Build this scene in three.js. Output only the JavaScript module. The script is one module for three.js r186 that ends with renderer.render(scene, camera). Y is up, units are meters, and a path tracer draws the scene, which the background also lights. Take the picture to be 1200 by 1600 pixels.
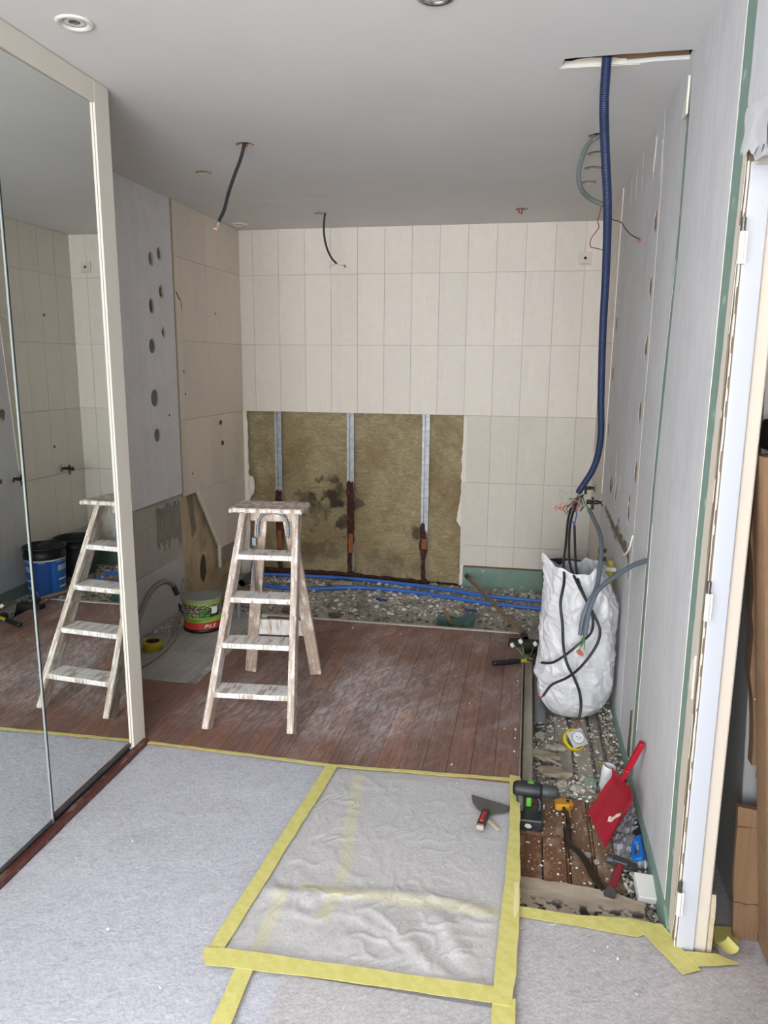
import * as THREE from 'three';
import { RoundedBoxGeometry } from 'three/addons/geometries/RoundedBoxGeometry.js';
import { mergeGeometries, mergeVertices } from 'three/addons/utils/BufferGeometryUtils.js';
import { RectAreaLightUniformsLib } from 'three/addons/lights/RectAreaLightUniformsLib.js';

// ---------- camera, sky, light, exposure ----------
const scene = new THREE.Scene();
const camera = new THREE.PerspectiveCamera(68.73, 0.75, 0.05, 60);
const FORWARD = [[831 - 600, 800 - 572, -1170], [600 - 550, 6800 - 800, 1170]].map((v) => new THREE.Vector3(...v).normalize()); // room depth and room up, in lens axes
{
  const back = FORWARD[0].clone().negate(), up = FORWARD[1].clone().addScaledVector(FORWARD[0], -FORWARD[1].dot(FORWARD[0])).normalize(), right = up.clone().cross(back);
  const toRoom = new THREE.Matrix4().makeBasis(right, up, back).transpose();
  camera.quaternion.setFromRotationMatrix(toRoom);
  camera.position.set(0, 1.55, 0);
}
const renderer = new THREE.WebGLRenderer({ antialias: true });
renderer.toneMapping = THREE.LinearToneMapping;
renderer.toneMappingExposure = 1.2;
renderer.shadowMap.enabled = true;
scene.background = new THREE.Color(0.8, 0.9, 1.0); // overcast sky beyond the panes
RectAreaLightUniformsLib.init();
function areaLight(color, intensity, w, h, at, towards) {
  const l = new THREE.RectAreaLight(color, intensity, w, h);
  l.position.set(...at); l.lookAt(...towards); scene.add(l); return l;
}
// daylight entering through the window behind the camera: sky through the upper half, the pale street through the lower one
areaLight(new THREE.Color(0.84, 0.92, 1.0), 27.0, 2.7, 1.15, [0.05, 1.75, 4.36], [-0.6, 1.05, -2]);
areaLight(new THREE.Color(1.0, 0.93, 0.86), 19.0, 2.7, 1.0, [0.05, 0.62, 4.36], [-0.6, 2.1, -2]);
// and through the window in the left wall, nearer than the wardrobe
areaLight(new THREE.Color(0.84, 0.92, 1.0), 4.2, 2.1, 1.15, [-1.47, 1.7, 0.1], [0.6, 0.9, 0.1]);
areaLight(new THREE.Color(1.0, 0.93, 0.86), 0.9, 2.1, 0.95, [-1.47, 0.62, 0.1], [0.6, 1.2, 0.1]);
// hall ceiling lamp
const hallLamp = new THREE.PointLight(new THREE.Color(1.0, 0.82, 0.62), 0.9);
hallLamp.position.set(1.2, 2.36, -1.6); hallLamp.castShadow = true; hallLamp.shadow.radius = 3; scene.add(hallLamp);

// ---------- helpers ----------
let seed = 7;
const rnd = () => { seed = (seed + 0x6d2b79f5) | 0; let t = Math.imul(seed ^ (seed >>> 15), 1 | seed); t = (t + Math.imul(t ^ (t >>> 7), 61 | t)) ^ t; return ((t ^ (t >>> 14)) >>> 0) / 4294967296; };
const rr = (a, b) => a + (b - a) * rnd();
const V = (p) => new THREE.Vector3(...p);
const hash = (x, y, s) => { let h = Math.imul(x, 374761393) + Math.imul(y, 668265263) + Math.imul(s, 974634777); h = Math.imul(h ^ (h >>> 13), 1274126177); return ((h ^ (h >>> 16)) >>> 0) / 4294967296; };
function noise(x, y, s = 1, per = 0) {
  const xi = Math.floor(x), yi = Math.floor(y), fx = x - xi, fy = y - yi, m = (v) => (per ? ((v % per) + per) % per : v);
  const u = fx * fx * (3 - 2 * fx), v = fy * fy * (3 - 2 * fy);
  const a = hash(m(xi), m(yi), s), b = hash(m(xi + 1), m(yi), s), c = hash(m(xi), m(yi + 1), s), d = hash(m(xi + 1), m(yi + 1), s);
  return a + (b - a) * u + (c - a) * v + (a - b - c + d) * u * v;
}
const fbm = (x, y, o = 4, s = 1, per = 0) => { let t = 0, a = 0.5, f = 1; for (let i = 0; i < o; i++, f *= 2, a *= 0.5) t += a * noise(x * f, y * f, s + i, per * f); return t; };
const clamp01 = (v) => Math.min(1, Math.max(0, v)), mixc = (a, b, t) => a.map((v, i) => v + (b[i] - v) * t);
function texFrom(image, size, srgb, isData) {
  const t = isData ? new THREE.DataTexture(image.data, image.w, image.h) : new THREE.CanvasTexture(image);
  t.wrapS = t.wrapT = THREE.RepeatWrapping; t.magFilter = THREE.LinearFilter; t.minFilter = THREE.LinearMipmapLinearFilter;
  if (srgb) t.colorSpace = THREE.SRGBColorSpace;
  if (size) t.repeat.set(1 / size[0], 1 / size[1]);
  t.needsUpdate = true; return t;
}
// a colour map computed per pixel; size is in metres, fn gets 0..1 coordinates and returns sRGB 0..255
function pix(n, size, fn, m = n) {
  const data = new Uint8Array(n * m * 4);
  for (let y = 0; y < m; y++) for (let x = 0; x < n; x++) { const c = fn(x / n, y / m), i = (y * n + x) * 4; for (let k = 0; k < 3; k++) data[i + k] = Math.max(0, Math.min(255, c[k] ?? c[0])); data[i + 3] = 255; }
  return texFrom({ data, w: n, h: m }, Array.isArray(size) ? size : [size, size], true, true);
}
function bumpPix(n, size, fn) {
  const t = pix(n, size, (u, v) => { const h = fn(u, v) * 255; return [h, h, h]; }); t.colorSpace = THREE.NoColorSpace; return t;
}
function canvasTex(w, h, draw, size, srgb = true) { const c = document.createElement('canvas'); c.width = w; c.height = h; draw(c.getContext('2d'), w, h); return texFrom(c, size, srgb); }
const std = (color, roughness = 0.8, o = {}) => new THREE.MeshPhysicalMaterial({ color, roughness, ...o });

// geometry
function boxUV(g) {
  g = g.index ? g.toNonIndexed() : g;
  const p = g.attributes.position, uv = new Float32Array(p.count * 2), a = new THREE.Vector3(), b = new THREE.Vector3(), c = new THREE.Vector3(), n = new THREE.Vector3();
  for (let i = 0; i < p.count; i += 3) {
    a.fromBufferAttribute(p, i); b.fromBufferAttribute(p, i + 1); c.fromBufferAttribute(p, i + 2);
    n.subVectors(b, a).cross(c.clone().sub(a)); const x = Math.abs(n.x), y = Math.abs(n.y), z = Math.abs(n.z);
    [a, b, c].forEach((q, k) => { const t = x >= y && x >= z ? [q.z, q.y] : y >= z ? [q.x, q.z] : [q.x, q.y]; uv.set(t, (i + k) * 2); });
  }
  g.setAttribute('uv', new THREE.BufferAttribute(uv, 2)); return g;
}
// box between two corners, edges eased
function span(x0, x1, y0, y1, z0, z1, bevel = 0.002) {
  const w = Math.abs(x1 - x0), h = Math.abs(y1 - y0), d = Math.abs(z1 - z0), r = Math.min(bevel, w / 3, h / 3, d / 3);
  const g = r > 0 ? new RoundedBoxGeometry(w, h, d, 1, r) : new THREE.BoxGeometry(w, h, d);
  g.translate((x0 + x1) / 2, (y0 + y1) / 2, (z0 + z1) / 2); return boxUV(g);
}
// bar from a to b: width along side, thickness along the third axis
function bar(a, b, w, t, side = [1, 0, 0], bevel = 0.003) {
  a = V(a); b = V(b); const y = b.clone().sub(a), len = y.length(); y.normalize();
  const x = V(side).addScaledVector(y, -V(side).dot(y)).normalize(), z = x.clone().cross(y);
  const g = boxUV(new RoundedBoxGeometry(w, len, t, 1, Math.min(bevel, w / 3, t / 3)));
  g.applyMatrix4(new THREE.Matrix4().makeBasis(x, y, z).setPosition(a.add(b).multiplyScalar(0.5))); return g;
}
function shapeOf(pts, holes = []) {
  const s = new THREE.Shape(pts.map((p) => new THREE.Vector2(...p)));
  for (const h of holes) s.holes.push(new THREE.Path(h.map((p) => new THREE.Vector2(...p))));
  return s;
}
const solid = (pts, depth, holes, bevel = 0) => new THREE.ExtrudeGeometry(shapeOf(pts, holes), { depth: depth - 2 * bevel, bevelEnabled: bevel > 0, bevelSize: bevel, bevelThickness: bevel, bevelOffset: -bevel, bevelSegments: 1, curveSegments: 8 });
const plateZ = (pts, z0, depth, holes, b) => solid(pts, depth, holes, b).translate(0, 0, z0 + (b || 0));                                  // pts (x, y), grows to +z
const flip = (l, k) => l.map((p) => (k ? [p[0], -p[1]] : [-p[0], p[1]]));
const plateX = (pts, x0, depth, holes = [], b) => solid(flip(pts, 0), depth, holes.map((h) => flip(h, 0)), b).translate(0, 0, b || 0).rotateY(Math.PI / 2).translate(x0, 0, 0); // pts (z, y), grows to +x
const plateY = (pts, y0, depth, holes = [], b) => solid(flip(pts, 1), depth, holes.map((h) => flip(h, 1)), b).translate(0, 0, b || 0).rotateX(-Math.PI / 2).translate(0, y0, 0); // pts (x, z), grows to +y
const rect = (a0, a1, b0, b1) => [[a0, b0], [a1, b0], [a1, b1], [a0, b1]];
function disc(cx, cy, rx, ry = rx, n = 16, ragged = 0, a0 = 0) { return Array.from({ length: n }, (_, i) => { const a = a0 + (i / n) * 2 * Math.PI, k = 1 + rr(-ragged, ragged); return [cx + Math.cos(a) * rx * k, cy + Math.sin(a) * ry * k]; }); }
// polyline with broken, uneven edges
function jag(pts, step, amp, closed = true) {
  const out = [];
  for (let i = 0; i < pts.length - (closed ? 0 : 1); i++) {
    const a = pts[i], b = pts[(i + 1) % pts.length], len = Math.hypot(b[0] - a[0], b[1] - a[1]), n = Math.max(1, Math.round(len / step)), nx = -(b[1] - a[1]) / len, ny = (b[0] - a[0]) / len;
    for (let k = 0; k < n; k++) { const o = k ? rr(-amp, amp) : 0, t = k ? (k + rr(-0.3, 0.3)) / n : 0; out.push([a[0] + (b[0] - a[0]) * t + nx * o, a[1] + (b[1] - a[1]) * t + ny * o]); }
  }
  if (!closed) out.push(pts[pts.length - 1]);
  return out;
}
const curve = (pts, tension = 0.5) => new THREE.CatmullRomCurve3(pts.map(V), false, 'centripetal', tension);
const tube = (pts, r, seg = 0, rad = 10) => capTube(new THREE.TubeGeometry(curve(pts), seg || pts.length * 6, r, rad, false));
const straight = (pts, r, rad = 10) => { const p = new THREE.CurvePath(); for (let i = 1; i < pts.length; i++) p.add(new THREE.LineCurve3(V(pts[i - 1]), V(pts[i]))); return new THREE.TubeGeometry(p, (pts.length - 1) * 4, r, rad, false); };
function capTube(g) {
  const { path, radialSegments: n, radius, tubularSegments: m } = g.parameters, caps = [g];
  for (const [t, row] of [[0, 0], [1, m]]) {
    const c = path.getPointAt(t), pos = [c.x, c.y, c.z], nor = [], tg = path.getTangentAt(t).multiplyScalar(t ? 1 : -1), idx = [], uv = [0.5, 0.5];
    for (let i = 0; i <= n; i++) { for (let k = 0; k < 3; k++) pos.push(g.attributes.position.array[(row * (n + 1) + i) * 3 + k]); uv.push(0, 0); }
    for (let i = 0; i < n + 2; i++) nor.push(tg.x, tg.y, tg.z);
    for (let i = 1; i <= n; i++) t ? idx.push(0, i, i + 1) : idx.push(0, i + 1, i);
    const cap = new THREE.BufferGeometry(); cap.setAttribute('position', new THREE.Float32BufferAttribute(pos, 3)); cap.setAttribute('normal', new THREE.Float32BufferAttribute(nor, 3)); cap.setAttribute('uv', new THREE.Float32BufferAttribute(uv, 2)); cap.setIndex(idx); caps.push(cap);
  }
  return mergeGeometries(caps);
}
const lathe = (pts, n = 32) => new THREE.LatheGeometry(pts.map((p) => new THREE.Vector2(...p)), n);
function grid(nx, ny, f) { // sheet from a function of (u, v)
  const g = new THREE.PlaneGeometry(1, 1, nx, ny), p = g.attributes.position, uv = g.attributes.uv;
  for (let i = 0; i < p.count; i++) { const u = uv.getX(i), v = uv.getY(i), q = f(u, v); p.setXYZ(i, q[0], q[1], q[2]); if (q.length > 3) uv.setXY(i, q[3], q[4]); }
  g.computeVertexNormals(); return g;
}
const join = (list) => mergeGeometries(list.map((g) => { g = g.index ? g.toNonIndexed() : g; for (const k of Object.keys(g.attributes)) if (!['position', 'normal', 'uv'].includes(k)) g.deleteAttribute(k); return g; }));
// naming
const used = {};
const numbered = (n) => { const k = used[n] = (used[n] ?? -1) + 1; return k ? `${n}_${String(k).padStart(3, '0')}` : n; };
function part(name, g, m, parent, label) { const o = new THREE.Mesh(Array.isArray(g) ? join(g) : g, m); o.name = name; o.castShadow = o.receiveShadow = true; parent.add(o); if (label) o.userData.label = label; return o; }
function tag(o, label, category, group, kind) { o.userData.label = label; if (category) o.userData.category = category; if (group) o.userData.group = group; if (kind) o.userData.kind = kind; return o; }
function thing(name, label, category, at = [0, 0, 0], group) { const o = new THREE.Group(); o.name = numbered(name); o.position.set(...at); scene.add(o); return tag(o, label, category, group); }
function single(name, g, m, label, category, group, kind) { return tag(part(numbered(name), g, m, scene), label, category, group, kind); }
function struct(name, label) { const o = new THREE.Group(); o.name = name; scene.add(o); o.userData.kind = 'structure'; if (label) o.userData.label = label; return o; }
function structMesh(name, g, m, label) { const o = part(name, g, m, scene); o.userData.kind = 'structure'; if (label) o.userData.label = label; return o; }

// ---------- surfaces ----------
const streak = (u, v, n, k, s) => fbm(u * n, v * k, 3, s, 0);
const boardTex = pix(512, 1.2, (u, v) => { const n = fbm(u * 8, v * 8, 5, 3, 8), s = noise(u * 60, v * 3, 9, 60), d = fbm(u * 40, v * 40, 3, 5, 40); const k = 204 + (n - 0.5) * 14 + (s - 0.5) * 7 + (d - 0.45) * 7; return [k, k * 0.995, k * 1.005]; });
const oldTex = pix(512, 1.0, (u, v) => { const n = fbm(u * 6, v * 6, 5, 13, 6), s = noise(u * 90, v * 2, 9, 90), d = fbm(u * 50, v * 50, 3, 5, 50); const k = 192 + (n - 0.5) * 30 + (s - 0.5) * 4 + (d - 0.45) * 12; return [k, k * 0.985, k * 0.965]; });
const ceilTex = pix(512, 2.4, (u, v) => { const n = fbm(u * 5, v * 5, 5, 23, 5), k = 218 + (n - 0.5) * 10; return [k, k * 0.995, k * 0.99]; });
const tileTex = pix(512, 0.6, (u, v) => { const s = noise(u * 120, v * 2, 31, 120), b = clamp01(fbm(u * 6, v * 3, 3, 33, 0) * 2 - 0.6), d = fbm(u * 16, v * 16, 3, 35, 16); const k = 224 + (s - 0.5) * 11 * b + (d - 0.5) * 8; return [k, k * 0.962, k * 0.915]; });
const M = {
  board: std(0xffffff, 0.85, { map: boardTex }), old: std(0xffffff, 0.9, { map: oldTex }), ceil: std(0xffffff, 0.9, { map: ceilTex }),
  tile: [1, 0.985, 0.965].map((k) => std(new THREE.Color(k, k, k), 0.45, { map: tileTex, specularIntensity: 0.5 })),
  paleTile: [1, 0.98].map((k) => std(new THREE.Color(0.9 * k, 0.91 * k, 0.9 * k), 0.6, { map: tileTex, specularIntensity: 0.4 })),
  green: std(0xffffff, 0.85, { map: pix(256, 0.5, (u, v) => { const n = fbm(u * 12, v * 12, 4, 41, 12), w = n > 0.66 ? (n - 0.66) * 300 : 0; return [114 + n * 18 + w, 140 + n * 14 + w, 128 + n * 14 + w]; }) }),
  joint: std(0xc2bbb0, 0.95), white: std(0xdcd9d3, 0.5), cream: std(0xd6ccbe, 0.55), plaster: std(0xe2dccf, 0.95), brownGap: std(0x6e5a44, 0.95),
  torn: std(0xffffff, 0.95, { map: pix(256, 0.3, (u, v) => { const n = fbm(u * 10, v * 4, 4, 45, 0); return n > 0.56 ? [168, 146, 120] : [219, 205, 184]; }) }),
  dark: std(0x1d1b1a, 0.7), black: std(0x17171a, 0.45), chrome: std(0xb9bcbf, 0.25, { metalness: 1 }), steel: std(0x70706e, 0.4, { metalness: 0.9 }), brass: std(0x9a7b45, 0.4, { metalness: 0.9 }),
  zinc: std(0xffffff, 0.55, { metalness: 0.7, map: pix(256, 0.25, (u, v) => { const k = 172 + (fbm(u * 14, v * 14, 3, 51, 14) - 0.5) * 60; return [k, k * 1.01, k * 1.03]; }) }),
  rust: std(0xffffff, 0.95, { map: pix(256, 0.2, (u, v) => { const n = fbm(u * 14, v * 14, 5, 55, 14); return mixc([58, 34, 28], [122, 76, 54], clamp01((n - 0.5) * 2.6)); }), bumpMap: bumpPix(256, 0.2, (u, v) => fbm(u * 20, v * 20, 4, 56, 20)), bumpScale: 0.004 }),
  ply: std(0xffffff, 0.8, { map: pix(512, 0.8, (u, v) => { const n = fbm(u * 26, v * 4, 4, 61, 0), d = fbm(u * 5, v * 5, 4, 63, 0); return mixc(mixc([210, 192, 160], [186, 162, 128], n), [146, 124, 98], clamp01((d - 0.5) * 2.4)); }) }),
  concrete: std(0xffffff, 0.98, { map: pix(1024, 1.0, (u, v) => { const n = fbm(u * 7, v * 7, 6, 71, 7), d = fbm(u * 60, v * 60, 3, 73, 60), sp = hash(Math.floor(u * 340), Math.floor(v * 340), 5); let k = 182 + (n - 0.5) * 74 + (d - 0.5) * 50; if (sp > 0.975) k += 36; if (sp < 0.03) k -= 46; return [k, k * 0.965, k * 0.91]; }), bumpMap: bumpPix(512, 0.5, (u, v) => fbm(u * 24, v * 24, 5, 74, 24)), bumpScale: 0.012 }),
};

// ================= THE SETTING =================
const CEIL = 2.507, BACK = -5.45, RAW = -0.09, RW = 0.45, LW = -2.15, MIR = -1.53;
const subBoardTex = (a, b, s) => pix(512, [0.25, 1.0], (u, v) => { const g = fbm(u * 14 + fbm(u * 3, v * 3, 3, s) * 2, v * 3, 4, s + 1), d = fbm(u * 7, v * 22, 4, s + 2), w = clamp01((d - 0.52) * 5) * 0.5; return mixc(mixc(a, b, g), [178, 170, 158], w); });
const lathMats = [std(0xffffff, 0.9, { map: subBoardTex([140, 130, 117], [182, 172, 157], 81) }), std(0xffffff, 0.9, { map: subBoardTex([122, 112, 100], [166, 156, 142], 84) })];
const brownMats = [std(0xffffff, 0.8, { map: subBoardTex([98, 62, 40], [146, 102, 70], 87) }), std(0xffffff, 0.8, { map: subBoardTex([106, 78, 58], [150, 116, 88], 90) })];
const beamMat = std(0xffffff, 0.95, { map: pix(512, 0.42, (u, v) => { const n = fbm(u * 6, v * 9, 5, 93, 0), m = fbm(u * 17, v * 17, 6, 97, 0), g = clamp01((m - 0.45) * 9) * clamp01(1.3 - Math.abs(v - 0.76) * 7); const c = mixc([150, 130, 110], [200, 188, 172], n); return mixc(c, [34, 34, 33], Math.min(1, g * 1.5)); }) });
{
  const slab = structMesh('floor', [span(-2.6, 2.2, -0.3, RAW, -5.75, 4.6, 0)], M.concrete, 'bare grey screed under the lifted flooring');
  // bedding under the floor coverings
  const bed = struct('floor_bed');
  part('screed', [span(-2.15, 0.02, RAW, -0.016, -4.275, 4.5, 0), span(0.02, 2.2, RAW, -0.016, -1.955, 4.5, 0), span(0.47, 2.2, RAW, -0.016, -3.4, -1.955, 0)], M.concrete, bed);
  // parquet, one map laid over all boards so that dust and scratches run across them
  const W = 2.2, parquetTex = canvasTex(1536, 1536, (c, w) => {
    const S = w / W, X = (x) => (x + 2.1) * S, Y = (z) => w - (z + 4.4) * S;
    c.fillStyle = '#876557'; c.fillRect(0, 0, w, w);
    for (let i = 0; i < 14000; i++) { const x = rr(0, w), y = rr(0, w), l = rr(30, 260), k = rnd(); c.strokeStyle = k > 0.5 ? `rgba(48,26,24,${rr(0.05, 0.22)})` : `rgba(160,112,96,${rr(0.03, 0.14)})`; c.lineWidth = rr(0.6, 2); c.beginPath(); c.moveTo(x, y); c.lineTo(x + rr(-3, 3), y + l); c.stroke(); }
    // plaster dust swept about in streaks, thickest round the stepladder and where people walked
    const im = c.getImageData(0, 0, w, w), d = im.data, g2 = (x, z, a, b, s, t) => Math.exp(-((x - a) ** 2) / (s * s) - ((z - b) ** 2) / (t * t));
    for (let py = 0; py < w; py++) for (let px = 0; px < w; px++) {
      const x = px / S - 2.1, z = (w - py) / S - 4.4; if (x > 0.05 || z > -2.6) continue;
      const where = 0.55 * g2(x, z, -0.75, -3.5, 0.34, 0.5) + 0.5 * g2(x, z, -1.12, -2.98, 0.36, 0.17) + 0.34 * g2(x, z, -0.7, -3.05, 0.3, 0.3) + 0.3 * g2(x, z, -1.3, -3.35, 0.25, 0.35) + 0.22 * g2(x, z, -0.6, -4.15, 0.9, 0.2) + 0.12 * g2(x, z, -0.3, -3.5, 0.5, 0.9);
      const wx = x + 0.22 * z, big = noise(wx * 5 + 2 * noise(x * 3, z * 3, 501), z * 3.2, 503), mid = fbm(wx * 18 + 3 * noise(x * 6, z * 6, 505), z * 7, 3, 507), fine = fbm(wx * 120 + 2 * big, z * 34, 2, 511);
      const k = clamp01(where * 1.35 + (big - 0.5) * 0.5 + (mid - 0.45) * 1.1 - 0.06) * clamp01(0.25 + fine * 1.25) * 0.9 + 0.26 * fine, i = (py * w + px) * 4;
      d[i] += (200 - d[i]) * k; d[i + 1] += (193 - d[i + 1]) * k; d[i + 2] += (197 - d[i + 2]) * k;
    }
    c.putImageData(im, 0, 0);
    for (let i = 0; i < 260; i++) { const x = rr(0, w), y = rr(0, w), l = rr(10, 90), a = rr(0, 6.28); c.strokeStyle = `rgba(205,196,190,${rr(0.12, 0.45)})`; c.lineWidth = rr(0.6, 1.3); c.beginPath(); c.moveTo(x, y); c.lineTo(x + Math.cos(a) * l, y + Math.sin(a) * l); c.stroke(); }
  }, [W, W]);
  parquetTex.offset.set(2.1 / W, 4.4 / W);
  const tint = [[1, 1, 1], [0.92, 0.91, 0.91], [1.06, 0.99, 0.96], [1.12, 1.0, 0.92], [0.97, 0.95, 0.95], [0.88, 0.87, 0.88]].map((c) => std(new THREE.Color(...c.map((k) => Math.min(1, k * 0.89))), 0.6, { map: parquetTex, specularIntensity: 0.6 }));
  const parquet = struct('floor_parquet', 'dusty dark red parquet with plank joints'); let z, x = 0.018, col = 0;
  for (; x > -2.0; x -= 0.0925, col++) {
    for (z = -4.268 - ((col * 0.37) % 1) * 0.5; z < -2.63;) {
      const len = rr(0.5, 0.95), z0 = Math.max(z, -4.268), z1 = Math.min(z + len, -2.63), x0 = x - 0.0915; z += len;
      if (z1 - z0 < 0.02 || (x0 < -1.61 && z0 < -3.22 && z1 < -3.22)) continue;
      part('parquet_board', span(Math.max(x0, -2.0), x, -0.016, -rnd() * 0.0008, x0 < -1.61 ? Math.max(z0, -3.22) : z0, z1 - 0.0008, 0.0006), tint[Math.floor(rnd() * 6)], parquet);
    }
  }
  part('edge_strip', [span(-1.6, 0.02, -0.05, 0.004, -4.297, -4.27, 0.002)], std(0xf4efe8, 0.9, { map: oldTex }), parquet);
  part('side_strip', [span(0.019, 0.027, -0.07, 0.001, -4.28, -2.66, 0.001)], lathMats[1], parquet);
  const vinyl = std(0xffffff, 0.7, { map: pix(512, [0.9, 0.9], (u, v) => { const g = fbm(u * 34, v * 3, 4, 101, 0), d = fbm(u * 5, v * 5, 4, 103, 0), k = 168 + (g - 0.5) * 30 + (d - 0.5) * 36; return [k, k * 0.98, k * 0.95]; }) });
  for (let i = 0; i < 3; i++) part('grey_plank', span(-2.0 + i * 0.131, -1.871 + i * 0.131, -0.016, 0.001, -4.26, -3.222, 0.001), vinyl, parquet, 'pale grey floor plank');
  part('dust_edge', [plateY(jag([[-2.09, -4.3], [-2.0, -4.3], [-2.0, -2.66], [-2.09, -2.66]], 0.03, 0.008), -0.02, 0.012)], M.concrete, parquet);

  // the opened strip along the right wall
  const strip = struct('floor_opened_strip', 'subfloor boards laid bare along the right wall');
  part('front_beam', plateY(jag([[0.032, -1.962], [0.25, -1.965], [0.4, -1.985], [0.41, -2.11], [0.3, -2.15], [0.032, -2.16]], 0.03, 0.004), RAW, 0.05, [], 0.003), beamMat, strip, 'dusty beam end with black mould');
  const bb = (x0, x1, z0, z1, y, m) => part('subfloor_board', span(x0, x1, RAW - 0.01, y, z0, z1, 0.004), m, strip);
  bb(0.032, 0.105, -2.405, -2.14, -0.052, brownMats[0]); bb(0.109, 0.184, -2.405, -2.13, -0.05, brownMats[0]); bb(0.032, 0.184, -2.64, -2.41, -0.056, brownMats[1]);
  bb(0.198, 0.268, -2.66, -2.13, -0.054, brownMats[1]); bb(0.281, 0.36, -2.66, -2.16, -0.055, brownMats[1]);
  part('board_edge', [span(0.186, 0.195, RAW - 0.01, -0.06, -2.66, -2.1, 0.002), span(0.27, 0.279, RAW - 0.01, -0.058, -2.66, -2.2, 0.002)], brownMats[0], strip);
  for (const [x0, x1, z0, z1, y, m] of [[0.033, 0.075, -4.25, -2.72, -0.03, 0], [0.095, 0.155, -3.3, -2.7, -0.07, 1], [0.178, 0.238, -3.08, -2.68, -0.06, 0], [0.175, 0.235, -4.2, -3.1, -0.066, 1], [0.255, 0.318, -3.9, -2.68, -0.062, 0], [0.332, 0.372, -3.9, -2.75, -0.068, 1], [0.385, 0.44, -4.4, -2.7, -0.066, 1]]) bb(x0, x1, z0, z1, y, lathMats[m]);
  part('foil_insulation', grid(18, 26, (u, v) => { const x = 0.345 + u * 0.095, z = -2.28 - v * 0.36; return [x, -0.05 + 0.05 * (fbm(x * 60, z * 90, 3, 7) - 0.5) + 0.02 * u, z]; }), std(0xaaaab2, 0.3, { metalness: 0.55, side: THREE.DoubleSide, flatShading: true }), strip, 'crinkled silver insulation');
}
// ceiling with its cut slot, lamp holes and panel seam
const slotHole = jag([[0.05, -2.735], [0.06, -2.668], [0.3, -2.662], [0.447, -2.66], [0.447, -2.735], [0.2, -2.742]], 0.05, 0.004);
const lampHoles = [[-1.296, -3.395], [-1.692, -3.835], [-1.385, -4.95], [-0.105, -5.0], [0.232, -3.512], [0.246, -3.79], [0.25, -4.055], [0.252, -4.35]];
{
  const c = struct('ceiling');
  const hole = lampHoles.map(([x, z]) => disc(x, z, 0.035, 0.035, 20, 0.02)), inA = (h) => h[0][1] > -4.53;
  part('ceiling_panel', plateY(rect(-2.3, 0.5, -4.53, 4.58), CEIL, 0.0125, [slotHole, ...hole.filter(inA)]), M.ceil, c);
  part('ceiling_panel', plateY([[-0.79, -4.5315], [-0.79, -4.5], [0.5, -4.5], [0.5, -5.6], [-2.3, -5.6], [-2.3, -4.833], [-1.86, -4.822], [-1.28, -4.56]], CEIL + 0.0005, 0.012, hole.filter((h) => !inA(h))), M.ceil, c);
  part('ceiling_panel', plateY([[-2.3, -4.5305], [-0.79, -4.5305], [-1.28, -4.557], [-1.86, -4.819], [-2.3, -4.83]], CEIL - 0.0003, 0.0125), M.ceil, c);
  part('ceiling_deck', [span(-2.4, 2.3, CEIL + 0.16, CEIL + 0.24, -5.8, 4.7, 0)], std(0x8f8577, 0.95), c);
  part('ceiling_batten', [span(0.15, 0.447, CEIL + 0.013, CEIL + 0.07, -2.765, -2.7425, 0.002)], std(0x94795a, 0.9), c, 'wood batten seen through the slot');
  part('ceiling_edge', [span(-2.4, -2.29, CEIL, CEIL + 0.17, -5.7, 4.7, 0), span(0.49, 2.3, CEIL, CEIL + 0.17, -5.7, 4.7, 0), span(-2.4, 2.3, CEIL, CEIL + 0.17, -5.8, -5.58, 0), span(-2.4, 2.3, CEIL, CEIL + 0.17, 4.55, 4.7, 0)], M.ceil, c);
  part('paper_flap', plateZ(jag([[0.055, 2.51], [0.26, 2.508], [0.255, 2.522], [0.18, 2.53], [0.06, 2.526]], 0.02, 0.003), -2.741, 0.003), M.plaster, c, 'torn white plaster at the slot edge');
  part('slot_lip', plateY(jag([[0.045, -2.74], [0.3, -2.748], [0.3, -2.755], [0.045, -2.752]], 0.03, 0.003), CEIL - 0.0015, 0.0015), M.plaster, c);
}
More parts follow.
